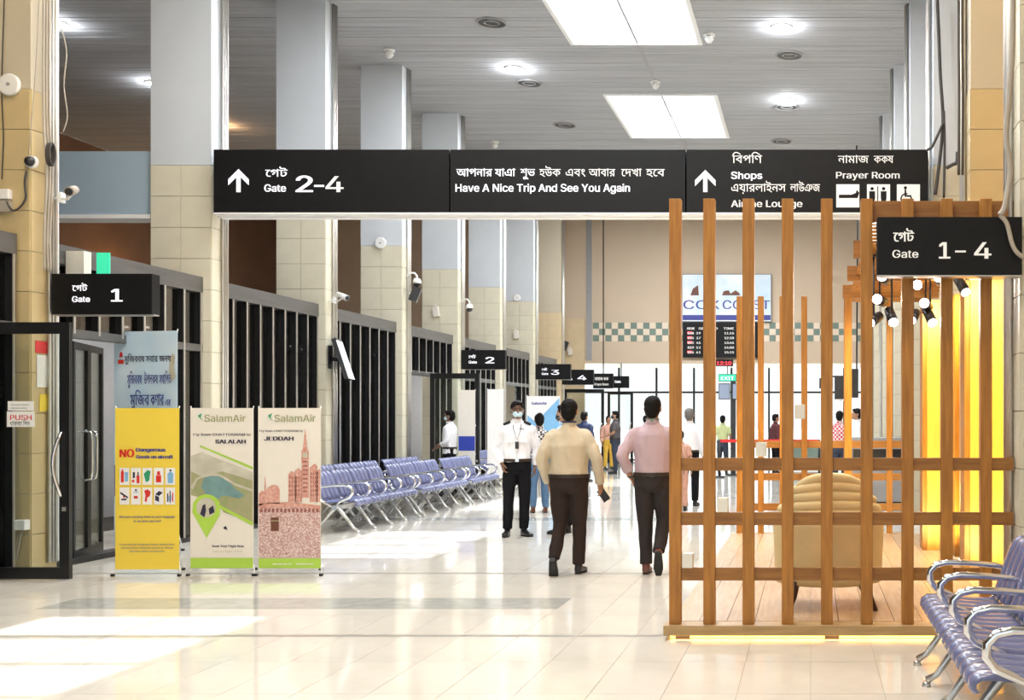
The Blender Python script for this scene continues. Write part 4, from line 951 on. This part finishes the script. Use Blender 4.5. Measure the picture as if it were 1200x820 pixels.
# ------------------------------------------------------------------ ceiling fittings
def downlight(x, y, lab, lens='lamp_lens', e=28, c=(.94, .96, 1)):
    t = thing('downlight', lab, 'ceiling light', (x, y, CEIL), 0, 'round downlights in the slatted ceiling')
    m = MB(); m.cyl((0, 0, -.02), (0, 0, .0), .17, .19, 28); m.build('rim', 'white_plastic', t); m = MB(); m.cyl((0, 0, -.035), (0, 0, -.02), .12, .14, 24); m.build('lens', lens, t)
    light('downlight_glow', 'POINT', (x, y, CEIL - .11), e, c, radius=.05)
def cpos(a, b): Y = (CEIL - EYE) * F / (CY - b); return (a - CX) * Y / F, Y
for a, b, l in ((603, 80, 'bright round downlight left of the skylights'), (916, 31, 'nearer round downlight right of the skylights'), (923, 117, 'farther round downlight right of the skylights'), (66, 27, 'round downlight beside the nearest left column'), (182, 97, 'round downlight half hidden by the second column')):
    x, y = cpos(a, b); downlight(x, y, l)
x, y = cpos(258, 146); downlight(x, y, 'orange round downlight just over the sign left end', 'lamp_lens_warm', 26, (1, .55, .25))
for a, b, l in ((576, 26, 'dark round vent, nearest of the left ones'), (620, 97, 'dark round vent under the left downlight'), (662, 146, 'dark round vent, farthest on the left'), (925, 64, 'dark round vent between the right downlights'), (922, 125, 'dark round vent touching the far right downlight'), (916, 165, 'dark round vent just above the sign on the right')):
    x, y = cpos(a, b); t = thing('ceiling_vent', l, 'vent', (x, y, CEIL), 0, 'round ceiling vents')
    m = MB(); m.tube([(.24 * cos(q), .24 * sin(q), -.012) for q in [2 * pi * k / 24 for k in range(24)]], .02, 6, closed=True); m.build('rim', 'grey_plastic', t)
    m = MB(); m.cyl((0, 0, -.008), (0, 0, .0), .22, .22, 24); m.build('grille', 'dark_plastic', t); m = MB(); m.tube([(.12 * cos(q), .12 * sin(q), -.014) for q in [2 * pi * k / 20 for k in range(20)]], .015, 6, closed=True); m.build('ring', 'grey_plastic', t)
for a, b, l in ((456, 64, 'white ceiling sensor left above the fourth column'), (831, 46, 'white ceiling sensor right of the near skylight'), (768, 101, 'white ceiling sensor between the skylights'), (580, 172, 'white ceiling sensor just above the middle sign')):
    x, y = cpos(a, b - 6); t = thing('smoke_detector', l, 'detector', (x, y, CEIL), 0, 'white ceiling sensors')
    m = MB(); m.cyl((0, 0, -.03), (0, 0, 0), .10, .10, 18); m.build('base', 'white_plastic', t); m = MB(); m.loft([((0, 0, -.03), .05, .05), ((0, 0, -.09), .08, .08), ((0, 0, -.15), .04, .04)], 14); m.build('cap', 'white_plastic', t)
# lamps inside the gate rooms
for y in (12.8, 16.5, 20, 24, 28, 32): light('gate_room_lamp', 'AREA', (-9.6, y, 2.9), 28, (1, .93, .84), (0, 0, 0), 1.2, .4)
light('wall_lamp', 'POINT', (-16.9, 27.6, 4.6), 60, (1, .55, .18), radius=.2)

# ------------------------------------------------------------------ people
def remeshed(mb, name, m, parent, voxel, smooth=3, folds=0.0, seed=0, fscale=9.0, label=None):
    """union of overlapping closed shapes as one continuous skin, then cloth folds"""
    bmesh.ops.recalc_face_normals(mb.bm, faces=mb.bm.faces)
    me = bpy.data.meshes.new('t'); mb.bm.to_mesh(me); mb.bm.free()
    o = bpy.data.objects.new('t', me); COL.objects.link(o)
    r = o.modifiers.new('r', 'REMESH'); r.mode = 'VOXEL'; r.voxel_size = voxel; r.use_smooth_shade = True
    if smooth:
        q = o.modifiers.new('s', 'SMOOTH'); q.factor = .5; q.iterations = smooth
    dg = bpy.context.evaluated_depsgraph_get(); ev = o.evaluated_get(dg); out = bpy.data.meshes.new_from_object(ev)
    COL.objects.unlink(o); bpy.data.objects.remove(o); bpy.data.meshes.remove(me)
    out.name = name; out.materials.clear(); out.materials.append(M[m])
    if folds:
        nrm = [v.normal.copy() for v in out.vertices]; off = Vector((seed * 3.1, seed * 1.7, seed))
        for v, nn in zip(out.vertices, nrm):
            p = v.co; q = Vector((p.x * fscale, p.y * fscale, p.z * fscale * .55)) + off
            a = noise.noise(q + Vector((noise.noise(q * .5) * 1.5, 0, 0))); b = noise.noise(q * 2.3)
            v.co = p + nn * folds * ((1 - abs(a) * 3.0) * .8 + b * .5)
    for p in out.polygons: p.use_smooth = True
    return link(name, out, parent, label=label)
V = Vector
def limb(mb, pts, rs, n=14, flat=1.0):
    """tapered limb through points, densified so it bends softly"""
    P = [V(p) for p in pts]; Q, Rr = [], []
    for i in range(len(P) - 1):
        p0 = P[max(i - 1, 0)]; p1 = P[i]; p2 = P[i + 1]; p3 = P[min(i + 2, len(P) - 1)]
        for k in range(5):
            t = k / 5; c = .5 * ((2 * p1) + (p2 - p0) * t + (2 * p0 - 5 * p1 + 4 * p2 - p3) * t * t + (3 * p1 - p0 - 3 * p2 + p3) * t ** 3)
            Q.append(p1.lerp(p2, t).lerp(c, .45)); Rr.append(rs[i] + (rs[i + 1] - rs[i]) * t)
    Q.append(P[-1]); Rr.append(rs[-1]); mb.tube(Q, Rr, n, flat=flat)
    return mb
def hand(mb, w, d, pn, side, curl=.5, k=1.0):
    """palm, four fingers and a thumb; w wrist, d finger direction, pn palm normal"""
    d = V(d).normalized(); pn = V(pn); pn = (pn - d * pn.dot(d)).normalized(); s = d.cross(pn) * side
    w = V(w)
    for o in (-.026, -.009, .009, .026): limb(mb, [w - d * .01 + s * o * .6, w + d * .045 * k + s * o, w + d * .088 * k + s * o * 1.1], [.013, .0145, .012], 8)
    for q, (o, L) in enumerate(((-.032, .066), (-.0108, .076), (.0108, .071), (.032, .055))):
        b = w + d * .085 * k + s * o; c = curl * (1 + .08 * q)
        d1 = (d * cos(c * .7) + pn * sin(c * .7)); d2 = (d * cos(c * 1.6) + pn * sin(c * 1.6)); d3 = (d * cos(c * 2.3) + pn * sin(c * 2.3))
        p1 = b + d1 * L * .45; p2 = p1 + d2 * L * .32; p3 = p2 + d3 * L * .25
        mb.tube([b - d * .01, b + d1 * L * .2, p1, p2, p3], [.0095, .0095, .0088, .0082, .006], 8)
    tb = w + d * .02 - s * .028; t1 = (d * .6 - s * .75 + pn * .25).normalized(); t2 = (d * .9 - s * .3 + pn * .35).normalized()
    mb.tube([tb, tb + t1 * .035, tb + t1 * .035 + t2 * .03, tb + t1 * .035 + t2 * .055], [.013, .012, .0105, .0075], 8)
def person(label, x, y, yaw, H, skin='skin', shirt='shirt_white', trouser='trouser_black', hair='hair_black', shoe='shoe_black', girth=1.0,
           arms=None, legs=None, head=(0, 0), sleeve='long', voxel=.009, shirt_len=.955, mask=None, group=None, belt=True, hair_style='short', seed=1, hands_curl=.55):
    t = thing('person', label, 'person', (x, y, 0), yaw, group); s = H / 1.72; t.scale = (s, s, s)
    A = {'R': [(-.225, .03, 1.12), (-.235, -.03, .875), (0, -.1, -1), (1, 0, 0)], 'L': [(.225, .03, 1.12), (.235, -.03, .875), (0, -.1, -1), (-1, 0, 0)]}
    if arms: A.update(arms)
    Lg = {'R': [(-.10, -.01, .49), (-.105, .01, .09), 0, 0], 'L': [(.10, -.01, .49), (.105, .01, .09), 0, 0]}
    if legs: Lg.update(legs)
    hy, hp = head; HR = Euler((hp, 0, hy)).to_matrix(); hc = V((0, .005, 1.50))
    def hd(p): return hc + HR @ (V(p) - hc)
    g = girth
    # continuous body
    b = MB(); hm = HR.to_euler()
    b.ell(hd((0, -.004, 1.622)), .074, .092, .103, hm, 20, 14); b.ell(hd((0, -.034, 1.562)), .056, .062, .058, hm, 16, 10); b.ell(hd((0, -.085, 1.525)), .026, .02, .018, hm)
    b.tube([hd((0, -.088, 1.628)), hd((0, -.108, 1.588)), hd((0, -.098, 1.580))], [.010, .015, .012], 8)
    b.ell(hd((-.030, -.078, 1.648)), .024, .016, .010, hm); b.ell(hd((.030, -.078, 1.648)), .024, .016, .010, hm)
    b.ell(hd((0, -.090, 1.556)), .024, .012, .006, hm); b.ell(hd((0, -.090, 1.546)), .021, .012, .007, hm)
    for sx in (-1, 1): b.ell(hd((sx * .077, .008, 1.605)), .011, .020, .032, hm, 10, 8)
    limb(b, [(0, .012, 1.38), (0, .008, 1.46), hd((0, 0, 1.56))], [.072, .056, .054])
    b.loft([((0, 0, .80), .12 * g, .09 * g), ((0, 0, .90), .155 * g, .11 * g), ((0, 0, 1.05), .135 * g, .10 * g), ((0, 0, 1.25), .155 * g, .11 * g), ((0, 0, 1.37), .165, .10), ((0, .005, 1.43), .10, .07)])
    for k, q in A.items():
        sx = -1 if k == 'R' else 1; sh = (sx * .175, .005, 1.375)
        limb(b, [sh, q[0], q[1]], [.052, .040, .027]); hand(b, q[1], q[2], q[3], sx, hands_curl)
    for k, q in Lg.items():
        sx = -1 if k == 'R' else 1
        limb(b, [(sx * .085, 0, .88), q[0], q[1]], [.075, .052, .036])
    remeshed(b, 'body', skin, t, voxel * .75, 2)
    # face
    if voxel <= .012:
        e = MB()
        for sx in (-1, 1): e.ell(hd((sx * .031, -.087, 1.632)), .012, .008, .0075, hm, 10, 6)
        e.build('eyes', 'eye', t)
        e = MB()
        for sx in (-1, 1): e.tube([hd((sx * .012, -.094, 1.657)), hd((sx * .032, -.095, 1.664)), hd((sx * .052, -.082, 1.656))], .0042, 5)
        e.build('eyebrows', hair, t)
    # hair
    h = MB()
    if hair_style == 'bun':
        h.ell(hd((0, .014, 1.642)), .084, .098, .092, hm, 20, 12); h.ell(hd((0, .045, 1.60)), .076, .07, .09, hm); h.ell(hd((0, .07, 1.70)), .05, .05, .045, hm)
    elif hair_style != 'bald':
        h.ell(hd((0, .014, 1.650)), .083, .097, .086, hm, 20, 12); h.ell(hd((0, .042, 1.605)), .077, .072, .095, hm); h.ell(hd((0, -.045, 1.700)), .060, .045, .030, hm)
        for sx in (-1, 1): h.ell(hd((sx * .070, -.004, 1.640)), .011, .028, .024, hm)
    if hair_style != 'bald': remeshed(h, 'hair', hair, t, .009, 2, .004, seed, 40)
    # shirt
    c = MB(); hem = shirt_len; o = .014
    c.loft([((0, 0, hem), (.155 * g + o), (.112 * g + o)), ((0, 0, hem + .03), .158 * g + o, .114 * g + o), ((0, -.004, 1.04), .152 * g + o, .112 * g + o), ((0, -.004, 1.15), .156 * g + o, .114 * g + o), ((0, 0, 1.27), .172 * g + o, .118 * g + o),
            ((0, .002, 1.35), .165 + o, .106 + o), ((0, .006, 1.39), .145 + o, .092 + o), ((0, .008, 1.42), .112 + o, .075 + o), ((0, .01, 1.45), .085, .07), ((0, .008, 1.48), .062, .062)], 22)
    for k, q in A.items():
        sx = -1 if k == 'R' else 1; sh = V((sx * .165, .005, 1.375)); e, w = V(q[0]), V(q[1])
        s0 = V((sx * .095, .006, 1.385)); sh = V((sx * .168, .006, 1.352))
        if sleeve == 'long': limb(c, [s0, sh, e, w.lerp(e, .04)], [.052, .070, .060, .043])
        elif sleeve == 'rolled': limb(c, [s0, sh, e, w.lerp(e, .35)], [.052, .070, .060, .052])
        else: limb(c, [s0, sh, sh.lerp(e, .75)], [.052, .070, .066])
    remeshed(c, 'shirt', shirt, t, voxel, 3, .0105, seed, 8)
    cl = MB(); cl.loft([((0, .006, 1.455), .072, .070), ((0, .006, 1.485), .064, .064), ((0, .008, 1.503), .060, .062)], 20); cl.build('collar', shirt, t)
    # trousers
    p = MB(); p.loft([((0, 0, .80), .10 * g + .02, .095 * g), ((0, 0, .86), .158 * g + .012, .118 * g + .014), ((0, 0, .93), .160 * g + .012, .117 * g + .014), ((0, 0, .985), .153 * g + .022, .112 * g + .023)], 22)
    for k, q in Lg.items():
        sx = -1 if k == 'R' else 1; kn, an = V(q[0]), V(q[1])
        limb(p, [(sx * .082, 0, .87), kn.lerp(V((sx * .085, 0, .87)), .5), kn, an.lerp(kn, .02)], [.092 * g, .086 * g, .068, .058])
    remeshed(p, 'trousers', trouser, t, voxel, 3, .007, seed + 5, 7)
    if belt:
        bl = MB(); pts = [((.160 * g + .021) * cos(a), (.118 * g + .021) * sin(a), .975) for a in [2 * pi * k / 28 for k in range(28)]]
        n0 = []
        for z in (.955, .992):
            n0.append([bl.bm.verts.new((q[0] * 1.02, q[1] * 1.02, z)) for q in pts])
        for z in (.992, .955): n0.append([bl.bm.verts.new((q[0] * .94, q[1] * .94, z)) for q in pts])
        for i in range(4):
            for k in range(28): bl.bm.faces.new((n0[i][k], n0[i][(k + 1) % 28], n0[(i + 1) % 4][(k + 1) % 28], n0[(i + 1) % 4][k]))
        bo = bl.build('belt', 'belt', t); B(-.022, .022, -.118 * g - .032, -.118 * g - .020, .955, .992, 'buckle', 'chrome', bo)
    # shoes
    for k, q in Lg.items():
        an = V(q[1]); f = MB(); f.loft([((0, .055, .045), .030, .042, 0, (0, 1, 0)), ((0, .04, .048), .036, .046, 0, (0, 1, 0)), ((0, -.02, .045), .040, .043, 0, (0, 1, 0)), ((0, -.09, .038), .046, .034, 0, (0, 1, 0)), ((0, -.15, .032), .044, .027, 0, (0, 1, 0)), ((0, -.195, .026), .026, .018, 0, (0, 1, 0))], 14)
        f.tube([(0, .012, .07), (0, .012, .12)], [.042, .040], 12)
        sh = remeshed(f, 'shoe', shoe, t, .009, 2); sl = MB(); sl.loft([((0, .058, .010), .030, .010, 0, (0, 1, 0)), ((0, -.02, .008), .038, .008, 0, (0, 1, 0)), ((0, -.12, .008), .047, .008, 0, (0, 1, 0)), ((0, -.195, .010), .026, .008, 0, (0, 1, 0))], 12); sl.build('sole', 'rubber', sh)
        rot = Euler((q[2], 0, q[3])); sh.rotation_euler = rot; sh.location = an - rot.to_matrix() @ V((0, .01, .09))
    if mask:
        m = MB(); m.ell(hd((0, -.052, 1.565)), .060, .066, .050, hm, 18, 12); mk = m.build('face_mask', mask, t)
        l = MB()
        for sx in (-1, 1): l.tube([hd((sx * .052, -.075, 1.585)), hd((sx * .080, -.02, 1.615)), hd((sx * .082, .022, 1.60))], .0022, 5); l.tube([hd((sx * .050, -.07, 1.545)), hd((sx * .078, -.01, 1.575)), hd((sx * .082, .022, 1.59))], .0022, 5)
        l.build('ear_loop', 'paper_white', mk)
    return t, hd
mat('skin', (.42, .22, .13), .5, noise_amt=.12, noise_scale=10, bump=.05); mat('skin_dark', (.20, .095, .055), .5, noise_amt=.12); mat('eye', (.05, .03, .025), .2, noise_amt=.2)
mat('hair_black', (.008, .007, .007), .6, spec=.15, noise_amt=.4, noise_scale=60, bump=.5, bscale=120); mat('hair_grey', (.16, .15, .14), .6, noise_amt=.4, noise_scale=60)
mat('shirt_white', (.80, .80, .84), .75, noise_amt=.03, bump=.1, bscale=30); mat('shirt_tan', (.58, .49, .35), .75, noise_amt=.06, bump=.15, bscale=30); mat('shirt_pink', (.50, .37, .41), .75, noise_amt=.06, bump=.15, bscale=30)
mat('shirt_blue', (.42, .58, .78), .75, noise_amt=.06); mat('shirt_navy', (.02, .035, .10), .75, noise_amt=.1); mat('shirt_grey', (.09, .08, .085), .8, noise_amt=.1); mat('shirt_lime', (.55, .60, .30), .8, noise_amt=.1); mat('shirt_maroon', (.10, .02, .025), .8, noise_amt=.15); mat('shirt_red', (.50, .03, .05), .8, noise_amt=.1)
mat('trouser_black', (.006, .006, .008), .8, spec=.15, noise_amt=.2); mat('trouser_brown', (.032, .021, .018), .8, spec=.2, noise_amt=.15); mat('trouser_grey', (.034, .028, .028), .8, spec=.2, noise_amt=.15); mat('jeans', (.10, .20, .36), .8, noise_amt=.25, noise_scale=12); mat('trouser_navy', (.03, .04, .07), .8, noise_amt=.15); mat('trouser_yellow', (.65, .40, .05), .8, noise_amt=.1)
mat('shoe_black', (.012, .011, .011), .3, noise_amt=.2); mat('shoe_brown', (.16, .055, .03), .35, noise_amt=.2); mat('belt', (.03, .018, .012), .4, noise_amt=.2); mat('mask_blue', (.55, .74, .84), .8, noise_amt=.05); mat('mask_black', (.02, .02, .022), .8, noise_amt=.1)
def check_mat(name, c1, c2, sc):
    m = mat(name, c1, .8); nt = m.node_tree; tc = nt.nodes.new('ShaderNodeTexCoord'); ch = nt.nodes.new('ShaderNodeTexChecker'); ch.inputs['Scale'].default_value = sc
    ch.inputs['Color1'].default_value = (*c1, 1); ch.inputs['Color2'].default_value = (*c2, 1); nt.links.new(tc.outputs['Object'], ch.inputs['Vector']); nt.links.new(ch.outputs[0], nt.nodes['Principled BSDF'].inputs['Base Color'])
check_mat('shirt_check', (.60, .05, .07), (.75, .70, .70), 22); check_mat('shirt_pattern', (.03, .025, .03), (.70, .66, .62), 26)
def at(xp, Y): return (xp - CX) * Y / F
# officer in white, facing the camera, right hand in the pocket
Yo = 14.6
of, hd = person('officer in white shirt with black epaulettes and blue mask, hand in pocket', at(606, Yo), Yo, radians(14), 1.77, shirt='shirt_white', skin='skin_dark', voxel=.0085, mask='mask_blue', head=(radians(6), radians(4)),
       arms={'R': [(-.285, .075, 1.13), (-.185, -.045, .93), (.25, -.25, -1), (1, .2, 0)], 'L': [(.245, .07, 1.13), (.22, .06, .89), (0, -.05, -1), (-1, 0, 0)]},
       legs={'R': [(-.105, -.01, .49), (-.12, .02, .09), 0, radians(-10)], 'L': [(.09, -.015, .49), (.085, .0, .09), 0, radians(28)]}, seed=2)
for sx in (-1, 1):
    m = MB(); m.obox((sx * .128, -.012, 1.446), .095, .062, .016, (.25, sx * .42, 0)); m.build('epaulette', 'trouser_black', of, label='black epaulette with pale bars'); 
m = MB()
for sx in (-1, 1): m.tube([hd((sx * .034 + .025 * cos(a), -.104, 1.632 + .018 * sin(a))) for a in [2 * pi * k / 14 for k in range(14)]], .0032, 5, closed=True); m.tube([hd((sx * .060, -.100, 1.638)), hd((sx * .082, 0, 1.628))], .003, 5)
m.tube([hd((-.009, -.106, 1.636)), hd((.009, -.106, 1.636))], .003, 5); m.build('eyeglasses', 'dark_plastic', of)
m = MB(); m.tube([(-.05, -.02, 1.475), (-.045, -.12, 1.38), (0, -.145, 1.22), (.05, -.12, 1.38), (.05, -.02, 1.475)], .004, 5); lan = m.build('lanyard', 'trouser_black', of); B(-.022, .022, -.158, -.150, 1.12, 1.21, 'id_card', 'dark_plastic', lan)
m = MB()
for sx in (-1, 1): m.box(sx * .08 - .045, sx * .08 + .045, -.142, -.128, 1.20, 1.29, .004)
m.build('shirt_pocket', 'shirt_white', of)
m = MB(); m.tube([(0, -.137, 1.44), (0, -.148, 1.30), (0, -.145, 1.15), (0, -.137, .99)], .004, 5, flat=3); m.build('button_placket', 'shirt_white', of)
# two men walking away
w1, hd = person('man in tan shirt walking away with a phone in his right hand', at(667, 11.05), 11.05, pi, 1.73, shirt='shirt_tan', trouser='trouser_brown', shoe='shoe_black', girth=1.12, voxel=.0085, head=(radians(4), radians(3)),
       arms={'R': [(-.285, .045, 1.14), (-.285, -.08, .885), (-.12, -.35, -.8), (.9, -.3, .2)], 'L': [(.255, .06, 1.13), (.215, -.06, .90), (-.2, -.2, -1), (-1, 0, 0)]},
       legs={'R': [(-.095, -.03, .49), (-.09, -.02, .09), 0, radians(-6)], 'L': [(.085, .0, .50), (.115, .17, .165), radians(58), radians(4)]}, seed=8)
m = MB(); m.obox((-.315, -.150, .775), .075, .012, .15, (radians(-25), radians(35), radians(15))); tag(m.build('phone', 'dark_plastic', None), 'dark phone held by the man in the tan shirt', 'phone')
ph = bpy.data.objects['phone']; ph.location = w1.location; ph.rotation_euler = w1.rotation_euler
m = MB(); m.tube([(.07 * cos(a), .006 + .068 * sin(a), 1.506) for a in [2 * pi * k / 22 for k in range(22)]], .008, 6, closed=True, flat=.5); m.build('lanyard', 'shirt_navy', w1)
w2, hd = person('man in pink shirt walking away beside the wooden screen, sleeves rolled', at(765, 11.05), 11.05, pi, 1.76, shirt='shirt_pink', trouser='trouser_grey', shoe='shoe_brown', voxel=.0085, head=(radians(-2), 0), sleeve='rolled', girth=1.03,
       arms={'L': [(.29, .10, 1.15), (.205, -.02, .925), (-.3, -.4, -.8), (-1, 0, .1)], 'R': [(-.24, .0, 1.12), (-.25, -.10, .88), (0, -.2, -1), (1, 0, 0)]},
       legs={'L': [(.075, -.02, .49), (.065, .0, .09), 0, 0], 'R': [(-.10, -.06, .52), (-.085, .21, .235), radians(72), radians(4)]}, seed=14)
m = MB(); m.tube([(.207 + .033 * cos(a), -.012 + .033 * sin(a), .945) for a in [2 * pi * k / 16 for k in range(16)]], .009, 6, closed=True, flat=1.6); m.build('wristwatch', 'dark_plastic', w2)
m = MB(); m.tube([(.066 * cos(a), .006 + .064 * sin(a), 1.508) for a in [2 * pi * k / 22 for k in range(22)]], .005, 6, closed=True); m.box(-.012, .012, .066, .076, 1.48, 1.51); m.build('lanyard', 'checker_green', w2)
# people further off
BG = dict(voxel=.013, group=None)
person('man in light blue shirt and black mask hidden behind the tan shirted man', at(661, 14.9), 14.9, radians(-100), 1.72, shirt='shirt_blue', trouser='trouser_black', mask='mask_black', seed=3, **BG)
person('person in patterned black and white top and blue jeans behind the officer', at(632, 18.2), 18.2, radians(200), 1.62, shirt='shirt_pattern', trouser='jeans', hair='hair_black', hair_style='bun', shoe='shoe_brown', belt=False, seed=4, sleeve='short', shirt_len=.84, arms={'L': [(.23, -.02, 1.13), (.12, -.22, 1.08), (-.6, -.8, .2), (0, 0, 1)]}, **BG)
person('man in navy shirt far behind the tan shirted man', at(685, 27), 27, radians(160), 1.70, shirt='shirt_navy', trouser='trouser_navy', seed=5, **BG)
person('man in dark grey t-shirt and jeans standing sideways by the far doors', at(721, 31), 31, radians(-80), 1.74, shirt='shirt_grey', trouser='trouser_navy', sleeve='short', girth=1.15, seed=6, mask='mask_black', arms={'R': [(-.22, -.06, 1.13), (-.12, -.30, 1.02), (.5, -.8, -.1), (0, 0, -1)], 'L': [(.22, -.06, 1.13), (.12, -.30, 1.02), (-.5, -.8, -.1), (0, 0, -1)]}, **BG)
person('person in red top and yellow trousers left of the grey shirted man', at(713, 33.5), 33.5, radians(30), 1.60, shirt='fabric_pink', trouser='trouser_yellow', hair_style='bun', seed=7, belt=False, **BG)
person('distant man in grey almost hidden beside the pink shirted man', at(757, 30), 30, radians(170), 1.62, shirt='shirt_grey', trouser='trouser_navy', seed=9, **BG)
person('man in white shirt and black trousers seen behind the first screen posts', at(808, 19.6), 19.6, radians(170), 1.72, shirt='shirt_white', trouser='trouser_black', hair='hair_grey', seed=10, **BG)
person('person in orange patterned clothes in front of the white shirted man', at(797, 18.6), 18.6, radians(180), 1.34, shirt='fabric_pink', trouser='fabric_pink', hair_style='bun', seed=11, belt=False, sleeve='short', **BG)
person('man in yellow green t-shirt behind the red belt', at(847, 30.6), 30.6, radians(175), 1.62, shirt='shirt_lime', trouser='trouser_navy', sleeve='short', seed=12, **BG)
person('person in dark maroon clothes behind the red belt', at(909, 31), 31, radians(120), 1.66, shirt='shirt_maroon', trouser='trouser_black', seed=13, **BG)
person('man in red checked shirt behind the wooden screens', at(984, 24), 24, radians(165), 1.70, shirt='shirt_check', trouser='trouser_navy', seed=15, **BG)
person('bearded man in white shirt facing left beyond the lounge', at(1004, 22.5), 22.5, radians(-85), 1.74, shirt='shirt_white', trouser='trouser_navy', seed=16, **BG)
person('man in white shirt and mask stepping through the Gate 2 doorway', at(527, 22.15), 22.15, radians(-95), 1.70, shirt='shirt_white', trouser='trouser_black', skin='skin_dark', mask='mask_blue', shirt_len=.85, sleeve='rolled', seed=17, arms={'R': [(-.22, -.02, 1.12), (-.16, -.24, 1.04), (.1, -1, -.1), (0, 0, -1)], 'L': [(.22, .03, 1.12), (.2, -.16, .98), (0, -1, -.3), (0, 0, -1)]}, **BG)
